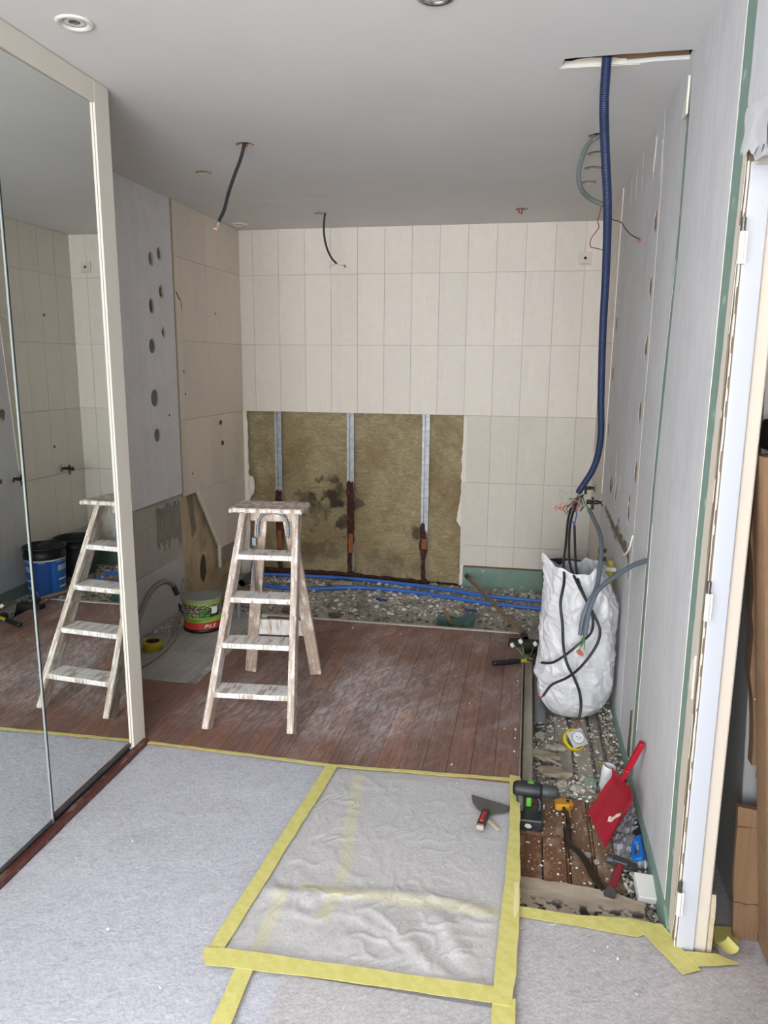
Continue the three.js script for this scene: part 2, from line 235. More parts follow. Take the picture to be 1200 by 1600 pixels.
// back wall: tiles over a backing, opened below to wool and studs
const ROWS = [0.08, 0.238, 0.71, 1.197, 1.69, 2.187, CEIL], COLS = [-2.15, -2.043, -1.846, -1.649, -1.452, -1.255, -1.058, -0.861, -0.664, -0.467, -0.27, -0.073, 0.124, 0.321, 0.47];
{
  const w = struct('wall_back', 'cream tiled wall opened low down to insulation and studs');
  const G = 0.0007;
  for (let r = 0; r < 6; r++) for (let c = 0; c < 14; c++) {
    if (r < 3 && COLS[c] < -0.5) continue;
    part('wall_tile', span(COLS[c] + G, COLS[c + 1] - G, ROWS[r] + G, ROWS[r + 1] - G, BACK - 0.008, BACK + rr(-0.0006, 0.0004), 0.0012), r < 3 ? M.paleTile[c & 1] : M.tile[Math.floor(rnd() * 3)], w);
  }
  const edge = jag([[-2.12, 1.193], [-2.118, 0.66], [-2.09, 0.56], [-2.12, 0.5], [-2.12, RAW], [-2.2, RAW], [-2.2, 1.193]], 0.035, 0.007);
  part('plaster_edge', plateZ(edge, BACK - 0.02, 0.02), M.plaster, w, 'ragged white plaster edge of the opening');
  part('plaster_edge', plateZ(jag([[-0.466, 1.19], [-0.475, 0.6], [-0.5, 0.42], [-0.46, 0.36], [-0.466, RAW], [-0.44, RAW], [-0.44, 1.19]], 0.03, 0.005), BACK - 0.02, 0.0195), M.plaster, w);
  part('backing_board', plateZ([[-2.2, 1.199], [-0.46, 1.199], [-0.46, 0.075], [0.6, 0.075], [0.6, 2.6], [-2.2, 2.6]], BACK - 0.022, 0.0145), M.joint, w);
  part('wall_core', [span(-2.4, 0.8, -0.3, 2.75, -5.75, -5.6, 0)], M.joint, w);
  // wool batts
  const woolTex = (s, spots) => pix(1024, 1.3, (u, v) => {
    const a = fbm(u * 22, v * 22, 5, s, 0), wx = fbm(u * 9, v * 9, 3, s + 3, 0) * 9, f = fbm(u * 60 + wx, v * 150, 3, s + 5, 0), d = fbm(u * 4, v * 4, 4, s + 7, 0), sp = fbm(u * 46, v * 46, 3, s + 9, 0);
    let c = mixc([112, 101, 74], [190, 174, 138], clamp01(a * 0.5 + f * 0.62)); c = mixc(c, [112, 88, 56], clamp01((d - 0.42) * 1.6)); if (sp > 0.63) c = mixc(c, [200, 186, 150], (sp - 0.63) * 3);
    for (const [x, y, r, k] of spots) { const q = Math.hypot((u * 1.3 - x) / r[0], (v * 1.3 - y) / r[1]); if (q < 1.4) c = mixc(c, [44, 39, 32], clamp01((1.0 - q) * 1.2 + (a - 0.5) * 4.5) * k * 0.75); }
    return c;
  });
  const wb = bumpPix(512, 0.4, (u, v) => fbm(u * 22, v * 44, 5, 117, 22));
  const batts = [[-2.16, -1.9, []], [-1.868, -1.328, [[0.42, 0.65, [0.15, 0.13], 0.9], [0.3, 0.55, [0.2, 0.15], 0.6], [0.5, 0.42, [0.1, 0.12], 0.85], [0.25, 0.2, [0.3, 0.1], 0.4]]], [-1.295, -0.755, [[0.04, 0.62, [0.06, 0.1], 0.7], [0.5, 0.4, [0.05, 0.07], 0.85], [0.3, 0.12, [0.5, 0.1], 0.35]]], [-0.72, -0.44, []]];
  batts.forEach(([x0, x1, spots], i) => {
    const g = grid(Math.round((x1 - x0) * 60), 78, (u, v) => { const x = x0 + u * (x1 - x0), y = RAW + 0.002 + v * 1.3, e = Math.min(u, 1 - u) * (x1 - x0), sink = Math.max(0, 0.025 - e) * 0.7; return [x, y, -5.497 - sink + (fbm(x * 9, y * 9, 4, 120 + i) - 0.5) * 0.016 + (fbm(x * 40, y * 40, 2, 124) - 0.5) * 0.006, u * (x1 - x0), v * 1.3]; });
    part('insulation_batt', g, std(0xffffff, 1, { map: woolTex(130 + i * 11, spots), bumpMap: wb, bumpScale: 0.006, side: THREE.DoubleSide }), w, 'olive brown mineral wool');
  });
  // galvanised studs, rusted at the foot
  const cut = [[-1.915, 0.57], [-1.345, 0.66], [-0.772, 0.36]];
  const lower = [[[-0.002, 0], [0.052, 0]], [[0, 0], [0.05, 0]], [[-0.004, 0], [0.048, 0]]];
  cut.forEach(([x, y], i) => {
    const s = part('metal_stud', [span(x, x + 0.02, y - 0.05, 1.3, -5.489, -5.486, 0.0008), span(x + 0.034, x + 0.056, y - 0.05, 1.3, -5.489, -5.486, 0.0008), span(x, x + 0.002, y, 1.3, -5.52, -5.488, 0), span(x + 0.054, x + 0.056, y, 1.3, -5.52, -5.488, 0)], M.zinc, w, 'galvanised stud rusted away at its foot');
    part('stud_groove', [span(x + 0.018, x + 0.036, y - 0.05, 1.3, -5.506, -5.503, 0), span(x + 0.0185, x + 0.02, y - 0.05, 1.3, -5.505, -5.487, 0), span(x + 0.034, x + 0.0355, y - 0.05, 1.3, -5.505, -5.487, 0)], M.zinc, s);
    const top = y, l = [[x - 0.003, top], [x + 0.012, top + 0.025], [x + 0.03, top + 0.01], [x + 0.05, top + (i === 2 ? -0.16 : 0.02)]], foot = i === 2 ? [[x + 0.052, 0.16], [x + 0.04, 0.1], [x + 0.042, RAW], [x + 0.012, RAW], [x + 0.01, 0.1], [x - 0.01, 0.2]] : [[x + 0.056, 0.2], [x + 0.04, 0.17], [x + 0.036, RAW], [x + 0.008, RAW], [x + 0.004, 0.2]];
    part('rusted_foot', plateZ(jag([...l, ...foot], 0.03, 0.004), -5.491, 0.009), M.rust, s, 'dark flaking rust');
    part('rust_flake', plateZ(jag(rect(x + 0.012, x + 0.05, i === 2 ? 0.18 : 0.12, i === 2 ? 0.26 : 0.27), 0.03, 0.005), -5.482, 0.005), std(0x8d5636, 0.95), s, 'orange rust flake');
  });
  part('rusted_track', plateZ(jag([[-2.1, RAW], [-0.48, RAW], [-0.48, RAW + 0.012], [-1.0, RAW + 0.035], [-1.5, RAW + 0.05], [-2.1, RAW + 0.05]], 0.05, 0.006), -5.488, 0.02), M.rust, w, 'rusted floor track');
  part('plaster_lump', new THREE.IcosahedronGeometry(0.05, 2).scale(0.55, 1.6, 0.5).translate(-2.1, 0.62, BACK - 0.01), M.plaster, w, 'white plaster lump on the left edge');
}
structMesh('baseboard_back', [span(-0.462, 0.44, RAW, 0.075, BACK - 0.016, BACK - 0.004, 0.001)], M.green, 'green board strip under the back wall tiles');
structMesh('trim_1', [span(-0.46, 0.44, 0.066, 0.08, BACK - 0.017, BACK - 0.001, 0.001)], M.brownGap, 'dark gap above the green strip');
// left wall of the nook
{
  const w = struct('wall_left', 'scarred nook wall with a torn lining');
  const holes = [[[-4.116, 2.132], 0.03, 0.04], [[-4.219, 2.174], 0.03, 0.038], [[-4.22, 1.96], 0.028, 0.04], [[-4.096, 1.87], 0.032, 0.042], [[-4.228, 1.726], 0.024, 0.034], [[-4.079, 1.645], 0.038, 0.042], [[-4.079, 1.349], 0.046, 0.05], [[-4.087, 1.132], 0.038, 0.04]];
  const paths = holes.map(([p, a, b], i) => disc(p[0], p[1], a, b, 20, [2, 4].includes(i) ? 0.16 : 0.02));
  part('lining_board', plateX(rect(-4.372, -2.652, 0.737, CEIL), LW - 0.0125, 0.0125, paths), std(new THREE.Color(1.25, 1.25, 1.25), 0.85, { map: boardTex }), w, 'grey painted board with a column of round holes');  // same board as the right wall, colour brightened to lift the shaded nook
  holes.forEach(([p, a, b], i) => part('anchor_patch', plateX(disc(p[0], p[1], a + 0.006, b + 0.006, 16), LW - 0.0165, 0.004 + (i > 4 ? 0.0035 : 0)), i > 4 || i === 0 ? std(0x747b74, 0.9) : std(0x7a664c, 0.95), w));
  part('corner_bead', [span(LW - 0.01, LW + 0.004, 0.737, CEIL, -4.384, -4.375, 0.001), span(LW - 0.012, LW - 0.001, 0.737, CEIL, -4.397, -4.388, 0.001)], std(0xa99d8a, 0.8), w);
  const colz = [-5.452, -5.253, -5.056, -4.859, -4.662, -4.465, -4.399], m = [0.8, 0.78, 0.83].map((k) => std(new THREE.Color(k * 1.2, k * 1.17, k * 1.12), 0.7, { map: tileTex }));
  const clipTo = (poly, f) => { const o = []; poly.forEach((p, i) => { const q = poly[(i + 1) % poly.length], a = f(p), b = f(q); if (a >= 0) o.push(p); if (a * b < 0) { const t = a / (a - b); o.push([p[0] + (q[0] - p[0]) * t, p[1] + (q[1] - p[1]) * t]); } }); return o; };
  for (let r = 1; r < 6; r++) for (let c = 0; c < 6; c++) {
    let poly = rect(colz[c] + 0.0012, colz[c + 1] - 0.0012, ROWS[r] + 0.001, ROWS[r + 1] - 0.001);
    if (r === 1) { poly = clipTo(poly, ([z, y]) => y - (0.247 + (z + 4.945) * 1.34)); poly = clipTo(poly, ([z]) => -4.6 - z); }
    if (poly.length < 3) continue;
    if (r === 1) poly = jag(poly, 0.06, 0.004);
    part('wall_tile', plateX(poly, LW - 0.008, 0.008 + rr(-0.0004, 0.0004), [], 0), m[Math.floor(rnd() * 3)], w);
  }
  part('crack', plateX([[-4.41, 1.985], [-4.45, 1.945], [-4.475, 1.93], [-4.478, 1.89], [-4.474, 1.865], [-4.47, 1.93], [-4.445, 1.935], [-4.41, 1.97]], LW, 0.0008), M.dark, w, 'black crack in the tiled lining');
  part('lining_edge', plateX(jag([[-4.6, 0.7], [-4.66, 0.62], [-4.78, 0.46], [-4.93, 0.27], [-4.93, 0.1], [-4.95, 0.1], [-4.955, 0.25], [-4.8, 0.47], [-4.68, 0.635], [-4.6, 0.74]], 0.03, 0.004), LW - 0.012, 0.014), M.plaster, w, 'broken edge of the lining');
  part('backing', plateX([[-5.5, 0.235], [-4.95, 0.235], [-4.6, 0.72], [-4.39, 0.735], [-4.39, CEIL], [-5.5, CEIL]], LW - 0.022, 0.0135), M.joint, w);
  part('plywood', plateX(rect(-5.5, -4.39, RAW - 0.05, 0.75), LW - 0.06, 0.012), M.ply, w, 'stained tan board laid bare');
  part('wood_batten', [span(LW - 0.048, LW - 0.02, 0.1, 0.74, -4.455, -4.4, 0.003)], M.ply, w);
  part('paper_strip', plateX(jag([[-4.53, 0.7], [-4.6, 0.69], [-4.64, 0.45], [-4.58, 0.4], [-4.56, 0.55]], 0.03, 0.004), LW - 0.046, 0.006), std(0xb3a896, 0.95, { map: oldTex }), w);
  part('anchor_patch', plateX(disc(-4.74, 0.14, 0.05, 0.095, 16, 0.15), LW - 0.047, 0.0015), std(0x57493a, 0.95), w, 'dark damp patch');
  part('lath_patch', plateX(jag(rect(-5.4, -4.96, 0.1, 0.232), 0.03, 0.006), LW - 0.04, 0.016), lathMats[0], w);
  part('lower_wall', plateX(rect(-4.385, -2.652, RAW - 0.05, 0.735), LW - 0.032, 0.016), std(0xf2efea, 0.9, { map: oldTex }), w, 'older wall below the cut line');
  part('lower_panel', plateX(jag(rect(-4.375, -2.7, RAW + 0.01, 0.33), 0.2, 0.001), LW - 0.017, 0.01), std(0xf5f2ee, 0.85, { map: boardTex }), w);
  part('lower_panel', plateX(jag(rect(-4.03, -2.7, 0.336, 0.6), 0.2, 0.002), LW - 0.017, 0.008), std(0xe5ddd2, 0.85, { map: boardTex }), w);
  const ridge = []; for (let i = 0; i < 16; i++) { const z = -4.05 - i * 0.0205; ridge.push(span(LW - 0.02, LW - 0.011, 0.36 + rr(0, 0.12), 0.71 - rr(0, 0.03), z - 0.006, z, 0.0015)); }
  part('adhesive_ridges', ridge, std(0xb9b6ad, 0.95, { map: oldTex }), w, 'combed tile adhesive');
  for (const [z, y] of [[-5.01, 1.141], [-5.032, 0.994]]) { part('wall_plug', lathe([[0, 0], [0.016, 0], [0.016, 0.008], [0.008, 0.008], [0.008, 0.003], [0, 0.003]], 16).rotateZ(-Math.PI / 2).translate(LW, y, z), std(0x6d4a38, 0.8), w); }
  for (const [z, y] of [[-4.986, 1.886], [-4.535, 0.841], [-4.48, 1.36], [-4.47, 1.5], [-4.25, 1.24]]) part('drill_hole', plateX(disc(z, y, 0.007, 0.009, 10, 0.2), LW, 0.0009), M.dark, w);
  part('wall_core', [span(-2.4, LW - 0.06, -0.3, 2.75, -5.7, -2.6, 0)], M.joint, w);
}
// right wall in layers
{
  const w = struct('wall_right', 'right wall of patched grey boards with green joints');
  part('wall_core', [span(0.4635, 0.537, -0.25, CEIL + 0.17, -5.6, -1.95, 0), span(0.4635, 0.537, 2.03, CEIL + 0.17, -1.95, -0.95, 0), span(0.452, 0.555, -0.25, CEIL + 0.17, -0.95, 0.5, 0)], std(0x8c7f70, 0.95), w);
  // boards
  part('lining_board', plateX([[-2.053, -0.02], [-2.07, 0.45], [-2.07, 1.1], [-2.047, 1.8], [-2.035, 2.14], [-2.035, CEIL], [-2.68, CEIL], [-2.678, 2.33], [-2.68, 1.9], [-2.73, 1.49], [-2.775, 1.13], [-2.768, 0.55], [-2.765, -0.02]], RW, 0.0125), M.board, w, 'smooth grey board between the two green joints');
  part('lining_board', plateX([[-2.715, 2.0], [-2.71, 1.84], [-2.786, 1.49], [-2.825, 1.12], [-2.838, 0.53], [-2.838, -0.02], [-3.215, -0.02], [-3.212, 0.87], [-3.2, 1.22], [-3.17, 1.6], [-3.165, 2.2], [-3.2, CEIL], [-2.7, CEIL], [-2.7, 2.2]], RW + 0.002, 0.0105), M.board, w);
  const hz = [[-3.245, 2.104, 0.034, 0.05], [-3.25, 1.865, 0.034, 0.05], [-3.25, 1.627, 0.036, 0.052], [-3.288, 1.363, 0.034, 0.052], [-3.29, 1.113, 0.036, 0.055]];
  const fz = [[-4.445, 1.78, 0.04, 0.045], [-4.475, 1.507, 0.04, 0.045], [-4.505, 1.2, 0.035, 0.045]];
  const tear = [[-4.2, 0.92, 0.07, 0.05], [-3.95, 0.92, 0.025, 0.085], [-3.42, 0.925, 0.03, 0.08]];
  const shed = jag([[-4.45, 0.77], [-4.1, 0.77], [-3.86, 0.76], [-3.74, 0.83], [-3.62, 0.77], [-3.34, 0.79], [-3.26, 0.7], [-3.28, 0.64], [-3.4, 0.72], [-3.66, 0.71], [-3.9, 0.69], [-4.1, 0.72], [-4.45, 0.735]], 0.05, 0.012);
  const holes = [...hz, ...fz].map(([z, y, a, b]) => disc(z, y, a, b, 20, 0.03)).concat(tear.map(([z, y, a, b]) => disc(z, y, a, b, 12, 0.3)));
  part('lining_board', plateX([[-3.22, -0.02], [-3.217, 0.87], [-3.205, 1.22], [-3.175, 1.6], [-3.17, 2.2], [-3.205, CEIL], [-4.52, CEIL], [-4.56, 2.0], [-4.6, 1.4], [-4.64, 0.9], [-4.66, -0.02]], RW + 0.001, 0.0115, [...holes, shed]), M.board, w, 'scarred grey board with a column of oval holes');
  part('backing', plateX([[-3.18, 0.5], [-3.18, 2.3], [-4.5, 2.3], [-4.56, 1.4], [-4.58, 0.5]], RW + 0.0022, 0.0012), std(0xffffff, 0.95, { map: pix(256, 0.16, (u, v) => { const n = fbm(u * 7, v * 5, 5, 47, 0); return mixc([112, 98, 80], [205, 198, 186], clamp01((n - 0.42) * 4)); }) }), w);
  part('edge_trim', plateX([[-4.523, CEIL], [-4.563, 2.0], [-4.603, 1.4], [-4.645, 0.8], [-4.625, 0.8], [-4.585, 1.4], [-4.548, 2.0], [-4.507, CEIL]], RW - 0.004, 0.006), M.cream, w, 'cream edge strip');
  part('trim_splinter', bar([RW - 0.006, 1.86, -4.59], [RW - 0.035, 1.79, -4.75], 0.012, 0.005), M.cream, w);
  for (let r = 1; r < 6; r++) for (const [z0, z1] of [[-5.452, -5.253], [-5.251, -5.056], [-5.054, -4.859], [-4.857, -4.5]]) part('wall_tile', span(RW + 0.006, RW + 0.012, ROWS[r] + 0.001, ROWS[r + 1] - 0.001, z0, z1 - 0.001, 0.001), M.tile[r % 3], w);
  part('backing_board', [span(RW + 0.012, RW + 0.0136, 0.0, CEIL, -5.5, -4.5, 0)], M.joint, w);
  part('lower_board', [span(RW + 0.006, RW + 0.0125, 0.0, 0.236, -5.452, -4.6, 0.001)], M.old, w);
  // green joints
  part('green_joint', plateX([[-2.67, 2.335], [-2.72, 2.335], [-2.72, 2.0], [-2.79, 1.49], [-2.83, 1.12], [-2.845, -0.02], [-2.76, -0.02], [-2.765, 1.13], [-2.72, 1.49], [-2.67, 1.9]], RW + 0.0008, 0.005), M.green, w, 'narrow green joint');
  part('green_joint', plateX(jag([[-1.945, 2.2], [-1.93, 2.5], [-2.04, 2.5], [-2.05, 1.7], [-2.07, 1.1], [-2.068, 0.45], [-2.05, -0.05], [-1.98, -0.05], [-2.005, 0.45], [-2.0, 1.1], [-1.958, 1.8]], 0.2, 0.003), RW + 0.001, 0.0065), M.green, w, 'wide green joint beside the doorway');
  part('putty_line', plateX(jag([[-2.052, 0], [-2.069, 0.45], [-2.069, 1.1], [-2.046, 1.8], [-2.033, CEIL], [-2.037, CEIL], [-2.05, 1.8], [-2.073, 1.1], [-2.073, 0.45], [-2.056, 0]], 0.1, 0.0015), RW - 0.0004, 0.004), M.plaster, w);
  part('putty_line', plateX(jag([[-2.842, 0.03], [-2.842, 0.53], [-2.83, 1.12], [-2.79, 1.49], [-2.716, 1.9], [-2.719, 1.9], [-2.795, 1.49], [-2.835, 1.12], [-2.847, 0.53], [-2.847, 0.03]], 0.1, 0.002), RW + 0.0002, 0.004), M.plaster, w);
  part('putty_line', plateX(jag([[-2.765, 0.2], [-2.762, 0.55], [-2.772, 1.0], [-2.764, 1.0], [-2.754, 0.55], [-2.754, 0.2]], 0.05, 0.003), RW - 0.001, 0.004), M.plaster, w);
  part('torn_paper', plateX(jag([[-2.672, 2.42], [-2.675, 2.33], [-2.75, 2.335], [-2.7, 2.38], [-2.675, 2.44]], 0.02, 0.003), RW - 0.012, 0.006), M.plaster, w, 'torn white paper above the narrow joint');
  for (const [z0, y0, z1, y1] of [[-3.4, 2.3, -3.41, 2.47], [-3.2, 2.25, -3.21, 2.4], [-3.75, 2.32, -3.76, 2.5], [-3.95, 2.33, -3.96, 2.5], [-4.15, 2.35, -4.16, 2.49], [-3.17, 2.1, -3.16, 2.25], [-3.2, 0.98, -3.19, 1.2], [-4.0, 0.99, -4.02, 1.12], [-3.8, 0.96, -3.81, 1.02]]) part('scratch', plateX(jag([[z0, y0], [z1, y1], [z1 - 0.012, y1], [z0 - 0.015, y0]], 0.05, 0.003), RW, 0.0012), M.torn, w);
  part('plaster_sliver', [plateX(jag([[-3.39, 2.47], [-3.42, 2.35], [-3.4, 2.33], [-3.36, 2.45]], 0.03, 0.003), RW - 0.002, 0.004)], M.cream, w);
  part('paper_curl', tube([[RW - 0.002, 0.86, -3.205], [RW - 0.012, 0.8, -3.215], [RW - 0.02, 0.76, -3.26], [RW - 0.022, 0.745, -3.32]], 0.004, 16, 6), M.plaster, w, 'curl of torn white paper');
  part('board_seam', plateX([[-3.2165, 0], [-3.2135, 0.87], [-3.202, 1.22], [-3.172, 1.6], [-3.167, 2.3], [-3.17, 2.3], [-3.1755, 1.6], [-3.2055, 1.22], [-3.217, 0.87], [-3.22, 0]], RW + 0.0003, 0.003), M.joint, w);
  part('anchor_patch', hz.concat(fz).map(([z, y, a, b]) => plateX(disc(z - 0.004, y - 0.006, a * 0.6, b * 0.55, 12, 0.3), RW + 0.0014, 0.0008)), std(0x7b6f60, 0.95), w);
  part('chipped_corner', plateX(jag([[-2.88, 0.02], [-2.95, 0.0], [-2.93, 0.2], [-2.89, 0.22]], 0.03, 0.006), RW, 0.0016), M.brownGap, w);
  // torn edge beside the door frame
  part('plaster_edge', plateX(jag([[-1.98, -0.06], [-2.005, 0.45], [-2.0, 1.1], [-1.957, 1.8], [-1.945, 2.03], [-1.918, 2.03], [-1.93, 1.1], [-1.926, -0.06]], 0.05, 0.004), RW, 0.0125), M.cream, w, 'broken cream plaster beside the door frame');
  part('brown_groove', plateX(rect(-1.936, -1.899, -0.06, 2.02), RW + 0.0015, 0.018), std(0x9c8a74, 0.95, { map: oldTex }), w);
  part('crack', plateX(jag([[-1.926, -0.06], [-1.928, 1.1], [-1.92, 2.0], [-1.923, 2.0], [-1.932, 1.1], [-1.93, -0.06]], 0.06, 0.003), RW - 0.0002, 0.002), std(0x8a7a66, 0.95), w);
  part('plaster_chips', plateX(jag([[-1.903, 0], [-1.906, 1.1], [-1.904, 2.0], [-1.897, 2.0], [-1.899, 1.1], [-1.897, 0]], 0.03, 0.004), RW + 0.0005, 0.003), M.plaster, w);
  part('plaster_blob', plateX(jag([[-1.945, 0.7], [-1.985, 0.74], [-1.99, 0.76], [-1.97, 0.8], [-1.945, 0.82]], 0.02, 0.003), RW - 0.003, 0.006), M.plaster, w);
  // wall above the doorway
  part('lintel_board', plateX(jag([[-1.95, 2.14], [-1.9, 2.04], [-1.84, 1.985], [-0.96, 1.985], [-0.96, CEIL], [-1.935, CEIL], [-1.945, 2.3]], 0.06, 0.006), RW, 0.0125), M.board, w);
  part('torn_paper', grid(14, 8, (u, v) => { const z = -1.94 + u * 0.2, y = 2.12 - v * 0.1 - u * 0.03; return [RW - 0.003 - 0.006 * v * (0.6 + 0.4 * Math.sin(u * 7)) - 0.002 * Math.sin(v * 9 + u * 3), y + 0.008 * Math.sin(u * 23) * v, z]; }), std(0xffffff, 0.9, { map: boardTex, side: THREE.DoubleSide }), w, 'flap of torn grey lining above the door frame');
}
structMesh('baseboard_right', plateX([[-5.44, RAW], [-1.96, RAW], [-1.96, 0.0], [-2.03, 0.022], [-2.3, 0.02], [-2.7, -0.002], [-3.3, -0.02], [-5.44, 0.005]], RW - 0.008, 0.014), M.green, 'dark green board along the foot of the right wall');
// door frame
{
  const d = struct('door_1', 'doorway in the right wall with a white and cream frame');
  const fr = part('door_frame', [span(0.4565, 0.503, -0.02, 2.0, -1.95, -1.896, 0.004), span(0.4565, 0.515, -0.02, 2.0, -1.953, -1.915, 0.002)], std(0xbcc0c8, 0.5), d, 'white rebate of the frame');
  part('door_stop', [span(0.503, 0.537, -0.02, 1.99, -1.951, -1.905, 0.006)], M.cream, fr, 'cream stop of the frame');
  part('frame_head', [span(0.4635, 0.54, 1.99, 2.03, -1.95, -0.95, 0.004)], M.cream, d);
  part('frame_side', [span(0.4565, 0.559, -0.02, 1.97, -0.995, -0.95, 0.004)], M.white, d);
  for (const y of [1.835, 0.99, 0.16]) { const h = part('hinge', [new THREE.CylinderGeometry(0.0065, 0.0065, 0.07, 12).toNonIndexed().translate(RW + 0.001, y - 0.02, -1.887), span(RW, RW + 0.012, y - 0.055, y + 0.015, -1.9, -1.884, 0.001)], M.white, d, 'white painted hinge'); part('hinge_pin', new THREE.CylinderGeometry(0.005, 0.005, 0.03, 10).translate(RW + 0.001, y + 0.03, -1.887), M.steel, h); }
  part('broken_foot', plateX(jag([[-1.94, -0.02], [-1.905, -0.02], [-1.905, 0.13], [-1.915, 0.16], [-1.93, 0.1]], 0.02, 0.003), 0.537, 0.012), std(0xc7b79e, 0.95), d);
}
// hall beyond the doorway and the closing walls behind the camera
const peach = std(0xe3c3a2, 0.9);
structMesh('wall_hall_end', [span(0.555, 2.3, -0.1, CEIL + 0.17, -3.5, -3.4, 0)], peach);
structMesh('wall_hall_side', [span(2.2, 2.3, -0.1, CEIL + 0.17, -3.5, 2.5, 0)], peach);
structMesh('wall_hall_front', [span(0.555, 2.3, -0.1, CEIL + 0.17, 0.4, 0.5, 0)], peach);
structMesh('wall_right_near', [span(1.6, 1.75, -0.1, CEIL + 0.17, 0.5, 4.5, 0)], std(0xe6e3de, 0.9));
structMesh('ceiling_near', [span(0.5, 1.65, CEIL, CEIL + 0.02, 0.45, 4.55, 0)], M.ceil);
structMesh('ceiling_hall', [span(0.5, 2.25, CEIL, CEIL + 0.02, -3.45, 0.45, 0)], M.ceil);
{
  const w = struct('wall_left_near', 'left wall beside the camera with a wide window'), m = std(0xe6e3de, 0.9);
  part('wall_pier', [span(-1.8, MIR, -0.3, 2.75, -1.2, -1.0, 0), span(-1.8, MIR, -0.3, 2.75, 1.2, 4.5, 0), span(-1.8, MIR, 2.34, 2.75, -1.0, 1.2, 0), span(-1.8, MIR, -0.3, 0.1, -1.0, 1.2, 0)], m, w);
  const f = struct('window_2'), bars = []; for (const z of [-1.0, 0.08, 1.16]) bars.push(span(-1.66, -1.62, 0.1, 2.34, z, z + 0.04, 0.004)); for (const y of [0.1, 2.3]) bars.push(span(-1.66, -1.62, y, y + 0.04, -1.0, 1.2, 0.004));
  part('window_frame', bars, M.white, f);
  for (const z of [-0.96, 0.12]) part('window_pane', span(-1.642, -1.638, 0.14, 2.3, z, z + 1.04, 0), new THREE.MeshPhysicalMaterial({ color: 0xffffff, roughness: 0, transmission: 1, thickness: 0 }), f);
}
{
  const w = struct('wall_window', 'wall behind the camera with a wide three-pane window'), m = std(0xe6e3de, 0.9);
  part('wall_pier', [span(-2.3, -1.4, -0.3, 2.75, 4.4, 4.55, 0), span(1.45, 2.3, -0.3, 2.75, 4.4, 4.55, 0), span(-1.4, 1.45, 2.36, 2.75, 4.4, 4.55, 0), span(-1.4, 1.45, -0.3, 0.08, 4.4, 4.55, 0)], m, w);
  const f = struct('window_1');
  const bars = []; for (const x of [-1.4, -0.46, 0.48, 1.41]) bars.push(span(x, x + 0.04, 0.08, 2.36, 4.44, 4.48, 0.004)); for (const y of [0.08, 2.32]) bars.push(span(-1.4, 1.45, y, y + 0.04, 4.44, 4.48, 0.004));
  part('window_frame', bars, M.white, f);
  for (const x of [-1.36, -0.42, 0.52]) part('window_pane', span(x, x + 0.9, 0.12, 2.32, 4.458, 4.462, 0), new THREE.MeshPhysicalMaterial({ color: 0xffffff, roughness: 0, transmission: 1, thickness: 0 }), f);
}

// ================= FLOOR PROTECTION =================
const feltTex = (base, s) => canvasTex(1024, 1024, (c, w) => {
  seed = s; c.fillStyle = `rgb(${base})`; c.fillRect(0, 0, w, w);
  for (let i = 0; i < 2600; i++) { const x = rr(0, w), y = rr(0, w), r = rr(4, 26), k = rnd() > 0.5; c.fillStyle = k ? 'rgba(235,236,245,0.07)' : 'rgba(112,110,124,0.07)'; for (const dx of [-w, 0, w]) for (const dy of [-w, 0, w]) if (x + dx > -30 && x + dx < w + 30 && y + dy > -30 && y + dy < w + 30) { c.beginPath(); c.ellipse(x + dx, y + dy, r, r * 0.45, 0.5, 0, 7); c.fill(); } }
  for (let i = 0; i < 42000; i++) { const x = rr(0, w), y = rr(0, w), a = 0.5 + rr(-1, 1) * rr(0, 1.6), l = rr(4, 26), k = rnd(); c.strokeStyle = k > 0.55 ? `rgba(244,245,252,${rr(0.06, 0.3)})` : k > 0.1 ? `rgba(120,118,132,${rr(0.05, 0.26)})` : `rgba(96,86,84,${rr(0.1, 0.35)})`; c.lineWidth = rr(0.6, 1.8); c.beginPath(); c.moveTo(x, y); c.quadraticCurveTo(x + Math.cos(a) * l * 0.5 + rr(-4, 4), y + Math.sin(a) * l * 0.5 + rr(-4, 4), x + Math.cos(a) * l, y + Math.sin(a) * l); c.stroke(); }
}, [0.62, 0.62]);
const feltBump = bumpPix(512, 0.31, (u, v) => { const w = fbm(u * 6, v * 6, 3, 201, 6) * 3; return fbm(u * 40 + w, v * 40 + w, 4, 203, 40); });
const felt = std(0xffffff, 0.97, { map: feltTex('188,188,197', 41), bumpMap: feltBump, bumpScale: 0.0012, side: THREE.DoubleSide });
const felt2 = std(0xffffff, 0.97, { map: feltTex('180,176,177', 42), bumpMap: feltBump, bumpScale: 0.001, side: THREE.DoubleSide });
seed = 4242;
const TOP = -0.009;
function sheet(x0, x1, z0, z1, y, rise, n = 40) { const nx = Math.max(2, Math.round((x1 - x0) * n)), nz = Math.max(2, Math.round((z1 - z0) * n)); return grid(nx, nz, (u, v) => { const x = x0 + u * (x1 - x0), z = z1 - v * (z1 - z0); return [x, y + rise * (fbm(x * 5 + 40, z * 9 + 40, 4, 205) - 0.45), z, x, z]; }); }
single('protective_felt', sheet(-1.4985, 0.02, -2.636, 4.3, TOP + 0.001, 0.005), felt, 'large pale grey protective felt laid from the mirrored wardrobe to the tape seam', 'floor cover');
single('protective_felt', [sheet(0.02, 0.452, -1.957, 4.3, TOP + 0.001, 0.004), sheet(0.452, 0.62, -1.885, -1.0, TOP + 0.001, 0.003)], felt2, 'grey protective felt in front of the opened floor, running up to the doorway', 'floor cover');
single('protective_felt', [sheet(0.62, 2.1, -3.35, -0.2, TOP + 0.001, 0.003), sheet(0.57, 0.62, -3.35, -1.885, TOP + 0.001, 0.003)], felt2, 'grey protective felt on the hall floor beyond the doorway', 'floor cover');
